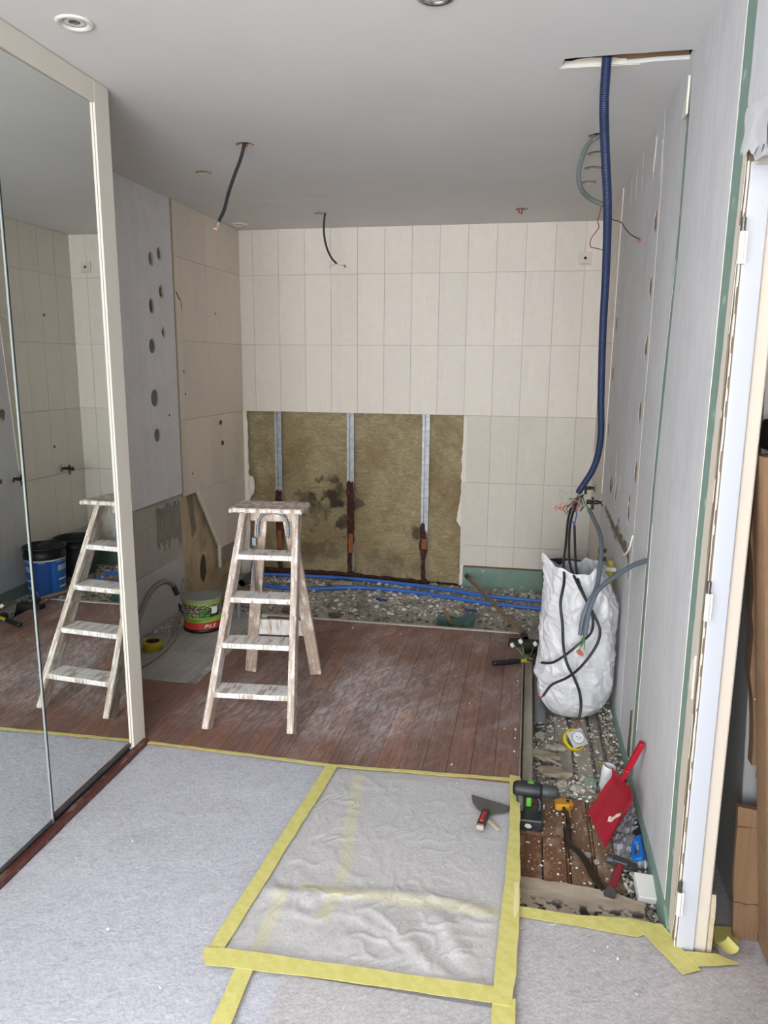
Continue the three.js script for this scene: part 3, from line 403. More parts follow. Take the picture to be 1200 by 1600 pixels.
// patch of thinner felt taped over the first, lying in folds
const feltPatch = std(0xffffff, 0.95, { bumpMap: feltBump, bumpScale: 0.0008, side: THREE.DoubleSide, map: canvasTex(1024, 1024, (c, w) => {
  c.fillStyle = 'rgb(190,187,187)'; c.fillRect(0, 0, w, w);
  const X = (x) => ((x + 0.85) / 1.1) * w, Y = (z) => w - ((z + 2.7) / 1.25) * w;
  for (let i = 0; i < 34000; i++) { const x = rr(0, w), y = rr(0, w), a = rr(0, 6.3), l = rr(3, 18), k = rnd(); c.strokeStyle = k > 0.5 ? `rgba(238,238,242,${rr(0.06, 0.26)})` : `rgba(118,114,118,${rr(0.06, 0.26)})`; c.lineWidth = rr(0.6, 1.6); c.beginPath(); c.moveTo(x, y); c.lineTo(x + Math.cos(a) * l, y + Math.sin(a) * l); c.stroke(); }
  // old tape lines showing through the thin cloth
  c.strokeStyle = 'rgba(212,206,140,0.3)'; c.lineWidth = w * 0.038;
  for (const [a, b] of [[[-0.587, -2.573], [-0.5, -1.97]], [[-0.62, -1.925], [-0.02, -1.93]], [[-0.665, -1.9], [-0.655, -1.62]], [[-0.5, -1.92], [-0.52, -1.8]]]) { c.beginPath(); c.moveTo(X(a[0]), Y(a[1])); c.lineTo(X(b[0]), Y(b[1])); c.stroke(); }
}, [1.1, 1.25]) });
feltPatch.map.offset.set(0.85 / 1.1, 2.7 / 1.25);
{
  const q = [[-0.7, -2.61], [0.005, -2.65], [-0.015, -1.63], [-0.77, -1.6]];
  const g = grid(150, 200, (u, v) => {
    const t = 1 - v, x = (q[0][0] * (1 - u) + q[1][0] * u) * (1 - t) + (q[3][0] * (1 - u) + q[2][0] * u) * t, z = (q[0][1] * (1 - u) + q[1][1] * u) * (1 - t) + (q[3][1] * (1 - u) + q[2][1] * u) * t;
    const e = clamp01(Math.min(u, 1 - u, v * 1.4, t * 1.4) * 14);
    const near = clamp01((t - 0.55) * 5), w = fbm(x * 7, z * 7, 3, 211) * 4;
    let h = 0.0018 + 0.0024 * Math.pow(1 - Math.abs(noise(x * 26 + w * 2, z * 15 + w, 213) * 2 - 1), 2) * (0.35 + 0.65 * clamp01(1.2 - u * 1.2 + near * 0.4));
    h += near * 0.0036 * Math.pow(1 - Math.abs(noise(x * 8 + w, z * 11 - w, 215) * 2 - 1), 2);
    const rid = (z + 1.925) - 0.035 * Math.sin(x * 7) + (x > -0.3 ? (x + 0.3) * -0.06 : 0); h += 0.007 * Math.exp(-rid * rid / 0.0006) * (0.4 + 0.6 * noise(x * 6, 3, 217));
    const f2 = (x + 0.2 - (z + 1.9) * 0.55); h += 0.007 * Math.exp(-f2 * f2 / 0.0011) * clamp01((z + 1.93) * 14) * clamp01((-1.68 - z) * 12);
    const f3 = (x + 0.33 - Math.pow(Math.max(0, z + 1.93), 2) * 2.6); h += 0.005 * Math.exp(-f3 * f3 / 0.002) * clamp01((z + 1.9) * 14);
    return [x, TOP + 0.004 + h * e, z, x, z];
  });
  single('protective_felt', g, feltPatch, 'wrinkled pale felt patch held down by yellow tape on all sides', 'floor cover');
  single('protective_felt', sheet(-0.56, 0.0, -1.6, 2.2, TOP + 0.0055, 0.003), felt2, 'second felt length below the wrinkled patch, its edge showing as a straight step', 'floor cover');
}
const tapeMat = std(0xffffff, 0.6, { map: pix(256, 0.15, (u, v) => { const n = fbm(u * 10, v * 10, 4, 221, 10), d = fbm(u * 40, v * 40, 2, 222, 40); return [208 + (n - 0.5) * 22, 201 + (n - 0.5) * 24 + (d - 0.4) * 10, 122 + (n - 0.5) * 44]; }) });
function tape(pts, y, label, wob = 0.0018) { return single('tape_strip', plateY(jag(pts, 0.05, wob), y, 0.0011), tapeMat, label, 'tape'); }
tape([[-1.498, -2.645], [-0.7, -2.622], [0.03, -2.668], [0.03, -2.645], [-0.7, -2.604], [-1.498, -2.628]], 0.0012, 'thin yellow tape line where felt meets the dark parquet');
tape([[-0.725, -2.62], [-0.677, -2.612], [-0.747, -1.6], [-0.79, -1.597]], 0.004, 'long yellow tape along the left side of the wrinkled felt patch');
tape([[-0.8, -1.632], [-0.735, -1.64], [-0.02, -1.655], [-0.02, -1.605], [-0.5, -1.592], [-0.77, -1.575]], 0.0065, 'yellow tape across the near side of the wrinkled felt patch');
tape([[-0.014, -2.672], [0.026, -2.668], [0.03, -2.3], [0.036, -1.99], [0.03, -1.7], [0.02, -1.6], [-0.024, -1.6], [-0.024, -1.76], [-0.01, -2.1], [-0.004, -2.35]], 0.0095, 'broad yellow tape along the right side of the felt patch beside the opened floor');
tape([[-0.026, -1.62], [0.03, -1.625], [0.034, -0.9], [-0.024, -0.9]], 0.008, 'yellow tape running on towards the camera from the patch corner');
tape([[-0.69, -1.6], [-0.642, -1.6], [-0.62, -1.0], [-0.675, -1.0]], 0.0035, 'yellow tape running from below the felt patch out at the bottom edge');
tape([[0.03, -1.972], [0.2, -1.968], [0.34, -1.985], [0.44, -1.975], [0.36, -1.915], [0.2, -1.925], [0.03, -1.93]], -0.0025, 'yellow tape along the near edge of the opened floor');
tape([[0.35, -1.968], [0.432, -1.978], [0.505, -1.825], [0.455, -1.8]], -0.0012, 'short slanted yellow tape by the foot of the door frame');
tape([[0.462, -1.882], [0.56, -1.89], [0.61, -1.865], [0.5, -1.835]], 0.0001, 'yellow tape in front of the door frame foot');
tape([[0.566, -2.0], [0.64, -2.01], [0.628, -1.95], [0.566, -1.93]], -0.003, 'yellow tape in the shade behind the door frame', 0.004);
single('tape_strip', [grid(12, 5, (u, v) => { const a = -0.5 + u * 2.2; return [0.572 + 0.022 * Math.sin(a) + v * 0.02, 0.008 + 0.016 * (1 - Math.cos(a)), -1.925 + v * 0.04 - u * 0.01]; })], std(0xffffff, 0.6, { map: tapeMat.map, side: THREE.DoubleSide }), 'loose curled end of yellow tape by the door frame', 'tape');
single('tape_strip', plateY(jag([[0.016, -2.05], [0.03, -2.06], [0.032, -1.93], [0.02, -1.9]], 0.02, 0.002), 0.0112, 0.0016), std(0xe2d8a0, 0.7), 'pale peeled scrap of tape on the broad right tape', 'tape');

// ================= MIRRORED WARDROBE =================
{
  const w = thing('mirrored_wardrobe', 'built-in wardrobe with tall sliding mirror doors in a white frame', 'wardrobe', [MIR, 0, -1.75]);
  const o = (g) => g.translate(-MIR, 0, 1.75);
  const lac = std(0xd2ccc2, 0.5);
  part('end_post', o(span(MIR - 0.06, MIR + 0.007, 0.0, 2.5055, -2.66, -2.567, 0.002)), lac, w);
  part('end_panel', o(span(-2.145, MIR - 0.062, 0.0, 2.5055, -2.649, -2.63, 0)), lac, w);
  part('fascia', o(span(MIR - 0.05, MIR + 0.007, 2.432, 2.5055, -2.566, -1.205, 0.002)), lac, w);
  part('track', o(join([span(MIR - 0.07, MIR - 0.012, 0.004, 0.014, -2.557, -1.205, 0.001), span(MIR - 0.012, MIR - 0.008, 0.004, 0.024, -2.557, -1.205, 0.0008)])), std(0x4b4a4a, 0.5, { metalness: 0.6 }), w, 'dark floor track');
  part('back_panel', o(span(-2.145, -2.13, 0, 2.5, -2.63, -1.205, 0)), lac, w);
  const mirror = std(new THREE.Color(0.80, 0.835, 0.81), 0.0, { metalness: 1 });
  for (const [z0, z1, x] of [[-2.565, -2.045, 0.005], [-2.035, -1.215, 0.014]]) {
    const d = part('sliding_door', o(span(MIR - 0.034 + x, MIR - 0.012 + x, 0.02, 2.432, z0, z1, 0.001)), std(0x6d6a66, 0.7), w);
    part('mirror', o(span(MIR - 0.0118 + x, MIR - 0.008 + x, 0.034, 2.43, z0 + 0.004, z1 - 0.003, 0)), mirror, d, 'silvered mirror pane');
    part('bottom_rail', o(span(MIR - 0.03 + x, MIR - 0.006 + x, 0.02, 0.034, z0, z1, 0.0008)), std(0x57585a, 0.5, { metalness: 0.4 }), d, 'dark bottom rail');
    part('edge_profile', o(join([span(MIR - 0.03 + x, MIR - 0.005 + x, 0.02, 2.432, z0, z0 + 0.004, 0.0008)])), z0 < -2.5 ? std(0xd2ccc2, 0.5) : std(0x8d9694, 0.5), d, 'slim metal edge');
    if (x > 0.01) part('edge_seal', o(span(MIR - 0.03 + x, MIR - 0.005 + x, 0.02, 2.432, z0 - 0.0055, z0 - 0.0005, 0.0008)), M.black, d, 'black edge seal');
  }
}
structMesh('trim_2', [span(MIR + 0.002, -1.5, -0.012, 0.013, -2.648, -1.205, 0.003)], std(0xffffff, 0.55, { map: subBoardTex([74, 38, 32], [104, 58, 48], 231) }), 'dark red wood strip under the mirror doors');

// ================= STEPLADDER =================
{
  const t = thing('stepladder', 'paint-spattered wooden stepladder with four treads and a flat top', 'stepladder', [-1.117, 0, -2.773]);
  t.rotation.y = 0.091;
  const paint = (s, bare, white) => std(0xffffff, 0.85, { map: pix(512, [0.16, 0.5], (u, v) => { const g = fbm(u * 22 + fbm(u * 4, v * 4, 2, s) * 2, v * 4, 4, s + 1), d = fbm(u * 9, v * 7, 5, s + 3), sp = noise(u * 30, v * 60, s + 9); let c = mixc([140, 116, 98], [178, 154, 134], g); const w = 0.25 + clamp01((d - bare) * 4.2 + (g - 0.5) * 0.9) * 0.68; c = mixc(c, mixc(white, [236, 234, 232], noise(u * 8, v * 40, s + 5)), w); if (g > 0.62) c = mixc(c, [112, 90, 76], (g - 0.62) * 3); if (sp > 0.93) c = [238, 238, 238]; return c; }) });
  const worn = paint(241, 0.36, [212, 206, 199]), white = paint(251, 0.24, [220, 218, 216]), bareWood = paint(261, 0.5, [210, 196, 184]), topMat = paint(271, 0.36, [206, 201, 194]);
  const S = 0.52, half = (y) => 0.2 - 0.0635 * (y / 0.9), at = (s, y) => [s * (half(y) - 0.015), y, -S * y - 0.02];
  // local axes: x across, y up, -z to the back
  for (const s of [-1, 1]) part('stile', bar([s * (half(0) - 0.015), 0.004, 0.0 - 0.03], [s * (half(0.885) - 0.015), 0.885, -S * 0.885 - 0.03], 0.03, 0.074, [1, 0, 0], 0.006), worn, t, s > 0 ? 'right stile with a round size mark' : undefined);
  [0.147, 0.335, 0.515, 0.69].forEach((y) => { const h = half(y) - 0.026; part('tread', span(-h, h, y - 0.013, y + 0.012, -S * y - 0.1, -S * y + 0.012, 0.005), white, t); });
  const top = plateY([[-0.168, -0.375], [-0.155, -0.388], [0.155, -0.388], [0.168, -0.375], [0.168, -0.575], [0.15, -0.592], [-0.15, -0.592], [-0.168, -0.575]], 0.885, 0.022, [], 0.005);
  part('top_platform', top, topMat, t, 'flat top crusted with old paint');
  part('apron', span(-0.115, 0.115, 0.82, 0.885, -0.548, -0.528, 0.004), bareWood, t, 'bare wood apron under the top');
  // rear frame
  for (const s of [-1, 1]) part('back_leg', bar([s * 0.17, 0.003, -0.672], [s * 0.062, 0.86, -0.556], 0.058, 0.026, [1, 0, 0], 0.005), bareWood, t);
  part('cross_board', span(-0.145, 0.145, 0.215, 0.295, -0.653, -0.635, 0.004), white, t, 'white painted cross board of the rear frame');
  part('hoop', tube([[-0.072, 0.745, -0.505], [-0.073, 0.79, -0.512], [-0.06, 0.84, -0.515], [-0.03, 0.862, -0.516], [0.03, 0.862, -0.516], [0.06, 0.84, -0.515], [0.073, 0.79, -0.512], [0.072, 0.745, -0.505]], 0.007, 60, 8), std(0xffffff, 0.6, { map: pix(128, 0.05, (u, v) => (fbm(u * 3, v * 3, 3, 281, 3) > 0.62 ? [205, 205, 202] : [120, 128, 136])), metalness: 0.3 }), t, 'grey metal hoop handle');
  const rod = std(0x87919a, 0.45, { metalness: 0.7 });
  part('stay_rod', [straight([[-0.1, 0.7, -0.5], [-0.1, 0.43, -0.56]], 0.006), straight([[-0.1, 0.44, -0.56], [0.12, 0.44, -0.56]], 0.005)], rod, t, 'metal stay rod');
  for (const s of [-1, 1]) part('hinge_bracket', span(s * 0.095 - 0.01, s * 0.095 + 0.01, 0.7, 0.74, -0.535, -0.52, 0.002), rod, t);
  part('size_mark', lathe([[0, 0], [0.014, 0], [0.014, 0.0008], [0, 0.0008]], 20).rotateZ(-Math.PI / 2).rotateX(0).translate(half(0.16) + 0.0015, 0.17, -S * 0.17 - 0.03), std(0xffffff, 0.8, { map: canvasTex(64, 64, (c) => { c.fillStyle = '#c9c2b8'; c.fillRect(0, 0, 64, 64); c.fillStyle = '#333'; c.font = 'bold 46px sans-serif'; c.textAlign = 'center'; c.fillText('6', 32, 50); c.lineWidth = 4; c.strokeStyle = '#444'; c.strokeRect(4, 4, 56, 56); }, null) }), t, 'round size mark');
}

// ================= CEILING FITTINGS =================
function downlight(x, z, label, kind) {
  const t = thing('downlight', label, 'ceiling light', [x, CEIL, z]);
  part('trim_ring', lathe([[0.034, 0.006], [0.036, -0.003], [0.044, -0.007], [0.052, -0.005], [0.054, -0.0003], [0.048, 0.0]], 40), kind ? M.chrome : std(0xd8d6d0, 0.4), t);
  part('reflector', lathe([[0.034, 0.002], [0.03, -0.001], [0.026, 0.003], [0, 0.006]], 32), std(0x8d8f88, 0.25, { metalness: 0.8 }), t);
  part('lens', lathe([[0, -0.0015], [0.022, 0.0005], [0.024, 0.004]], 24), std(0x5d615a, 0.15), t);
  return t;
}
downlight(-1.332, -2.165, 'white-rimmed downlight in the ceiling above the mirrored wardrobe');
downlight(-0.291, -2.185, 'chrome-rimmed downlight in the near ceiling, right of the white-rimmed one', 1);
{ const t = thing('downlight', 'small white downlight ring in the far left ceiling corner', 'ceiling light', [-2.05, CEIL, -5.22]); part('trim_ring', lathe([[0.036, -0.001], [0.04, -0.009], [0.05, -0.01], [0.056, -0.004], [0.058, 0]], 32), std(0xe3dfd6, 0.5), t); part('lens', lathe([[0, -0.003], [0.036, -0.003]], 24), std(0x9a958c, 0.4), t); }
lampHoles.forEach(([x, z], i) => {
  const name = ['ragged round ceiling hole from which the long black cable hangs', 'empty round ceiling hole beside the long black cable', 'round ceiling hole with the short black cable near the back wall', 'round ceiling hole with red connectors near the back wall', 'ceiling hole from which the grey conduit loop hangs', 'first empty ceiling hole behind the grey conduit loop', 'middle one of the empty ceiling holes beside the blue conduit', 'rearmost of the empty ceiling holes beside the blue conduit'][i];
  single('hole_rim', lathe([[0.0338, 0.0125], [0.0338, -0.0006], [0.037, -0.0016], [0.041, -0.0008], [0.0345, 0.0004]], 28).translate(x, CEIL, z), std(i === 0 ? 0xa99787 : 0xb2a391, 0.95), name, 'ceiling hole');
});
// cables
const cableMat = std(0x232326, 0.5), greyConduit = std(0x5c6670, 0.5), copper = std(0xb5623f, 0.4, { metalness: 0.7 }), redPlug = std(0xb2553f, 0.4), wireRed = std(0x7e2a2a, 0.5), wireGreen = std(0x4f7a4a, 0.5), wireBlue = std(0x3f5b8c, 0.5), wireGrey = std(0x9a9a98, 0.5);
// ribbed plastic conduit swept along a curve
function ribbed(pts, r, ribs, rad = 12) {
  const c = curve(pts), n = ribs * 4, g = new THREE.TubeGeometry(c, n, r, rad, false), p = g.attributes.position;
  for (let i = 0; i <= n; i++) { const q = c.getPointAt(i / n), k = 1 + [0.05, 0.05, -0.06, -0.06][i & 3]; for (let j = 0; j <= rad; j++) { const at = i * (rad + 1) + j; p.setXYZ(at, q.x + (p.getX(at) - q.x) * k, q.y + (p.getY(at) - q.y) * k, q.z + (p.getZ(at) - q.z) * k); } }
  g.computeVertexNormals(); return g;
}
function plug(p, m = redPlug, s = 0.008) { return new RoundedBoxGeometry(s * 1.5, s * 1.2, s * 1.5, 1, s * 0.2).rotateX(0.5).rotateZ(0.7).translate(...p); }
{
  let t = thing('ceiling_cable', 'long black cable hanging slanted from the left ceiling hole', 'cable', [-1.293, CEIL, -3.385]); const o = (g) => g.translate(1.293, -CEIL, 3.385);
  part('sheath', o(tube([[-1.29, 2.53, -3.39], [-1.308, 2.452, -3.38], [-1.336, 2.368, -3.36], [-1.357, 2.293, -3.34], [-1.372, 2.219, -3.32], [-1.39, 2.168, -3.3]], 0.0075, 40)), cableMat, t);
  part('core', o(join([tube([[-1.39, 2.168, -3.3], [-1.396, 2.155, -3.3], [-1.405, 2.143, -3.298]], 0.002, 8, 6), tube([[-1.39, 2.168, -3.3], [-1.39, 2.15, -3.298], [-1.398, 2.139, -3.296]], 0.002, 8, 6)])), wireGrey, t, 'bare grey cores');
  part('connector', o(join([plug([-1.41, 2.139, -3.298]), plug([-1.4, 2.136, -3.296], redPlug, 0.006)])), std(0xc58a68, 0.4), t, 'orange connector');
  t = thing('ceiling_cable', 'short black cable curving from the ceiling hole near the back wall', 'cable', [-1.352, CEIL, -4.94]); const q = (g) => g.translate(1.352, -CEIL, 4.94);
  part('sheath', q(tube([[-1.352, 2.53, -4.945], [-1.361, 2.401, -4.94], [-1.342, 2.301, -4.93], [-1.305, 2.227, -4.92], [-1.271, 2.191, -4.92]], 0.0065, 40)), cableMat, t);
  part('core', q(join([tube([[-1.271, 2.191, -4.92], [-1.25, 2.183, -4.92], [-1.224, 2.179, -4.92]], 0.002, 10, 6), tube([[-1.275, 2.192, -4.92], [-1.297, 2.182, -4.92], [-1.323, 2.168, -4.92]], 0.002, 10, 6)])), wireGrey, t, 'grey cores');
  part('connector', q(join([plug([-1.22, 2.178, -4.92]), plug([-1.214, 2.172, -4.918])])), redPlug, t, 'red connectors');
  t = thing('ceiling_cable', 'stub of cable with red connectors in the ceiling hole near the right back corner', 'cable', [-0.105, CEIL, -5.0]);
  part('core', join([tube([[0, 0.03, 0], [0.005, 0, 0], [0.0, -0.02, 0.004]], 0.003, 8, 6), tube([[-0.01, 0.03, 0], [-0.02, 0.0, 0], [-0.016, -0.012, 0]], 0.003, 8, 6)]), wireRed, t);
  part('connector', join([plug([0, -0.026, 0.004]), plug([-0.016, -0.016, 0])]), redPlug, t);
}
{
  const t = thing('blue_conduit', 'dark blue corrugated conduit hanging from the ceiling slot down the right side', 'conduit', [0.19, CEIL, -2.69]);
  const pts = [[0.19, 2.6, -2.7], [0.191, 2.514, -2.705], [0.194, 2.399, -2.75], [0.211, 2.308, -2.85], [0.245, 2.13, -3.0], [0.271, 1.93, -3.2], [0.291, 1.692, -3.4], [0.318, 1.414, -3.6], [0.341, 1.194, -3.75], [0.327, 1.056, -3.85], [0.267, 0.911, -3.95]];
  part('hose', ribbed(pts, 0.0152, 330).translate(-0.19, -CEIL, 2.69), std(0x1d2d50, 0.45), t);
  part('conductor', join([[0.26, 0.89], [0.275, 0.885], [0.268, 0.88]].map(([x, y], i) => tube([[0.27, 0.918, -3.945], [x, y, -3.955 + i * 0.01], [x - 0.015 + i * 0.02, y - 0.03, -3.955 + i * 0.01]], 0.003, 8, 6))).translate(-0.19, -CEIL, 2.69), wireGrey, t);
}
{
  const t = thing('grey_conduit', 'grey conduit curving out of a ceiling hole in a loop beside the blue conduit', 'conduit', [0.236, CEIL, -3.5]); const o = (g) => g.translate(-0.236, -CEIL, 3.5);
  part('hose', o(ribbed([[0.262, 2.53, -3.51], [0.24, 2.503, -3.5], [0.199, 2.479, -3.5], [0.171, 2.422, -3.5], [0.16, 2.351, -3.52], [0.176, 2.305, -3.55], [0.218, 2.275, -3.6], [0.273, 2.253, -3.62]], 0.0098, 70)), std(0x69726f, 0.5), t);
  part('red_wire', o(tube([[0.27, 2.255, -3.62], [0.263, 2.203, -3.62], [0.258, 2.184, -3.62], [0.265, 2.157, -3.62], [0.25, 2.133, -3.62], [0.233, 2.106, -3.62], [0.234, 2.076, -3.62], [0.26, 2.068, -3.62], [0.291, 2.059, -3.62]], 0.0022, 60, 6)), wireRed, t);
  part('green_wire', o(tube([[0.248, 2.51, -3.5], [0.245, 2.451, -3.5], [0.255, 2.411, -3.52], [0.257, 2.367, -3.55], [0.278, 2.324, -3.57]], 0.0018, 40, 6)), wireGreen, t);
  part('dark_wire', o(tube([[0.27, 2.253, -3.62], [0.298, 2.219, -3.64], [0.316, 2.194, -3.63], [0.345, 2.155, -3.5], [0.357, 2.11, -3.4], [0.374, 2.079, -3.35], [0.399, 2.055, -3.3]], 0.0024, 50, 6)), std(0x2d3a3c, 0.5), t);
  for (const p of [[0.402, 2.05, -3.3], [0.295, 2.056, -3.62]]) part('connector', o(plug(p, redPlug, 0.0085)), redPlug, t, 'red connector');
}
// the loose wiring hanging over the rubble bag
const cable = (name, pts, r, m, label, cat, group, ends) => { const t = thing(name, label, cat, pts[0], group), o = (g) => g.translate(-pts[0][0], -pts[0][1], -pts[0][2]); part('sheath', o(tube(pts, r, pts.length * 8, 10)), m, t); if (ends) ends(t, o); return t; };
const A = [[0.282, 0.887, -3.97], [0.238, 0.844, -3.9], [0.215, 0.805, -3.8], [0.198, 0.714, -3.6], [0.182, 0.665, -3.4], [0.18, 0.623, -3.24], [0.167, 0.545, -3.19], [0.179, 0.461, -3.17], [0.19, 0.348, -3.17], [0.208, 0.282, -3.16], [0.241, 0.22, -3.16], [0.267, 0.157, -3.16], [0.277, 0.085, -3.16], [0.27, 0.03, -3.15]];
const B = [[0.29, 0.895, -3.955], [0.252, 0.85, -3.885], [0.227, 0.789, -3.79], [0.213, 0.715, -3.6], [0.212, 0.659, -3.4], [0.235, 0.626, -3.25], [0.273, 0.564, -3.2], [0.306, 0.513, -3.165], [0.332, 0.459, -3.14], [0.331, 0.41, -3.14], [0.302, 0.344, -3.135], [0.255, 0.271, -3.14], [0.207, 0.207, -3.18], [0.148, 0.161, -3.2], [0.114, 0.106, -3.2]];
const C = [[0.24, 0.783, -3.7], [0.24, 0.717, -3.6], [0.237, 0.659, -3.38], [0.246, 0.617, -3.268], [0.282, 0.544, -3.222], [0.302, 0.503, -3.2], [0.309, 0.461, -3.195], [0.3, 0.428, -3.17], [0.263, 0.375, -3.19], [0.207, 0.313, -3.2], [0.157, 0.264, -3.22], [0.075, 0.147, -3.5], [0.045, 0.071, -3.7]];
cable('black_cable', A, 0.0062, cableMat, 'black cable hanging straight down the bag front to the yellow socket ring', 'cable', null, (t, o) => part('core', o(join([tube([A[13], [0.262, 0.005, -3.145], [0.25, -0.005, -3.13]], 0.0025, 8, 6), tube([A[13], [0.28, 0.005, -3.145], [0.272, -0.01, -3.13]], 0.0025, 8, 6)])), wireRed, t));
cable('black_cable', B, 0.006, cableMat, 'black cable sweeping in a wide loop over the bag to its lower left', 'cable', null, (t, o) => part('core', o(join([tube([B[14], [0.1, 0.1, -3.2], [0.085, 0.112, -3.2]], 0.002, 8, 6), tube([B[14], [0.105, 0.09, -3.2], [0.092, 0.085, -3.2]], 0.002, 8, 6)])), wireRed, t));
cable('black_cable', C, 0.0058, cableMat, 'black cable swinging left across the bag towards the broom head', 'cable', null, (t, o) => {
  part('core', o(join([tube([C[0], [0.244, 0.81, -3.72], [0.25, 0.835, -3.75], [0.244, 0.85, -3.77]], 0.003, 12, 6), tube([C[0], [0.232, 0.8, -3.72], [0.225, 0.79, -3.73]], 0.003, 8, 6)])), wireBlue, t);
  part('loose_wire', o(join([tube([C[12], [0.02, 0.085, -3.72], [-0.005, 0.115, -3.73], [-0.03, 0.13, -3.73]], 0.002, 12, 6), tube([C[12], [0.03, 0.1, -3.7], [0.01, 0.16, -3.7]], 0.002, 12, 6), tube([C[12], [0.06, 0.1, -3.7], [0.075, 0.16, -3.68]], 0.002, 12, 6)])), wireGreen, t);
  for (const p of [[-0.035, 0.133, -3.73], [0.006, 0.168, -3.7], [0.08, 0.168, -3.68]]) part('connector', o(plug(p, redPlug, 0.013)), std(0xd9d3c8, 0.4), t, 'pale connector block');
});
cable('grey_conduit', [[0.308, 0.859, -3.75], [0.324, 0.832, -3.65], [0.338, 0.804, -3.5], [0.341, 0.766, -3.38], [0.328, 0.697, -3.26], [0.311, 0.618, -3.19], [0.283, 0.563, -3.17], [0.262, 0.499, -3.155], [0.254, 0.422, -3.15]], 0.0098, greyConduit, 'grey conduit bowing from the wire tangle down to the bag front', 'conduit', null, (t, o) => part('core', o(tube([[0.308, 0.859, -3.75], [0.29, 0.88, -3.8], [0.282, 0.9, -3.85]], 0.004, 10, 6)), wireGreen, t));
cable('grey_conduit', [[0.458, 0.85, -2.82], [0.423, 0.811, -2.9], [0.383, 0.759, -2.97], [0.335, 0.688, -3.05], [0.306, 0.631, -3.1], [0.289, 0.569, -3.12], [0.278, 0.503, -3.13], [0.273, 0.43, -3.13]], 0.0098, greyConduit, 'grey conduit arching out of the narrow green joint to the bag front', 'conduit', null, (t, o) => {
  part('core', o(join([[0, 0], [0.012, -0.01], [-0.01, 0.012], [0.004, 0.02]].map(([a, b], i) => tube([[0.27, 0.432, -3.13], [0.262 + a, 0.395 + b * 0.4, -3.125 + b], [0.252 + a * 1.6, 0.362 + i * 0.006, -3.12]], 0.0022, 10, 6)))), wireGreen, t);
  part('connector', o(join([plug([0.252, 0.356, -3.12], redPlug, 0.013), plug([0.262, 0.35, -3.118], redPlug, 0.01)])), std(0xb56a55, 0.4), t, 'red connectors');
});
{
  const t = thing('wire_tangle', 'tangle of bare wires and small connectors below the end of the blue conduit', 'wires', [0.24, 0.85, -3.9]), all = { red: [], grey: [], brown: [] };
  for (let i = 0; i < 16; i++) { const a = rr(0, 6.28), k = ['red', 'grey', 'brown'][i % 3], r = rr(0.02, 0.055); all[k].push(tube([[0.03 + rr(-0.01, 0.01), 0.045, -0.03], [0.02 + Math.cos(a) * r * 0.7, 0.02 + Math.sin(a) * r * 0.6, rr(-0.03, 0.03)], [Math.cos(a) * r, Math.sin(a) * r * 0.9 - 0.005, rr(-0.03, 0.03)], [Math.cos(a + 0.7) * r * 1.2, Math.sin(a + 0.7) * r, rr(-0.03, 0.03)]], 0.0022, 14, 6)); }
  part('red_wire', join(all.red), std(0x9b5a4c, 0.5), t); part('grey_wire', join(all.grey), wireGrey, t); part('brown_wire', join(all.brown), std(0x4a342c, 0.5), t);
  for (const p of [[-0.085, -0.015, 0.02], [-0.055, 0.0, 0.02], [-0.06, -0.02, 0.0]]) part('connector', plug(p, redPlug, 0.013), std(0xc98a7c, 0.4), t, 'pink connector');
  part('hook', tube([[-0.05, 0.03, 0], [-0.072, 0.055, 0], [-0.06, 0.075, 0], [-0.04, 0.07, 0], [-0.038, 0.055, 0]], 0.002, 16, 6), wireGrey, t);
}

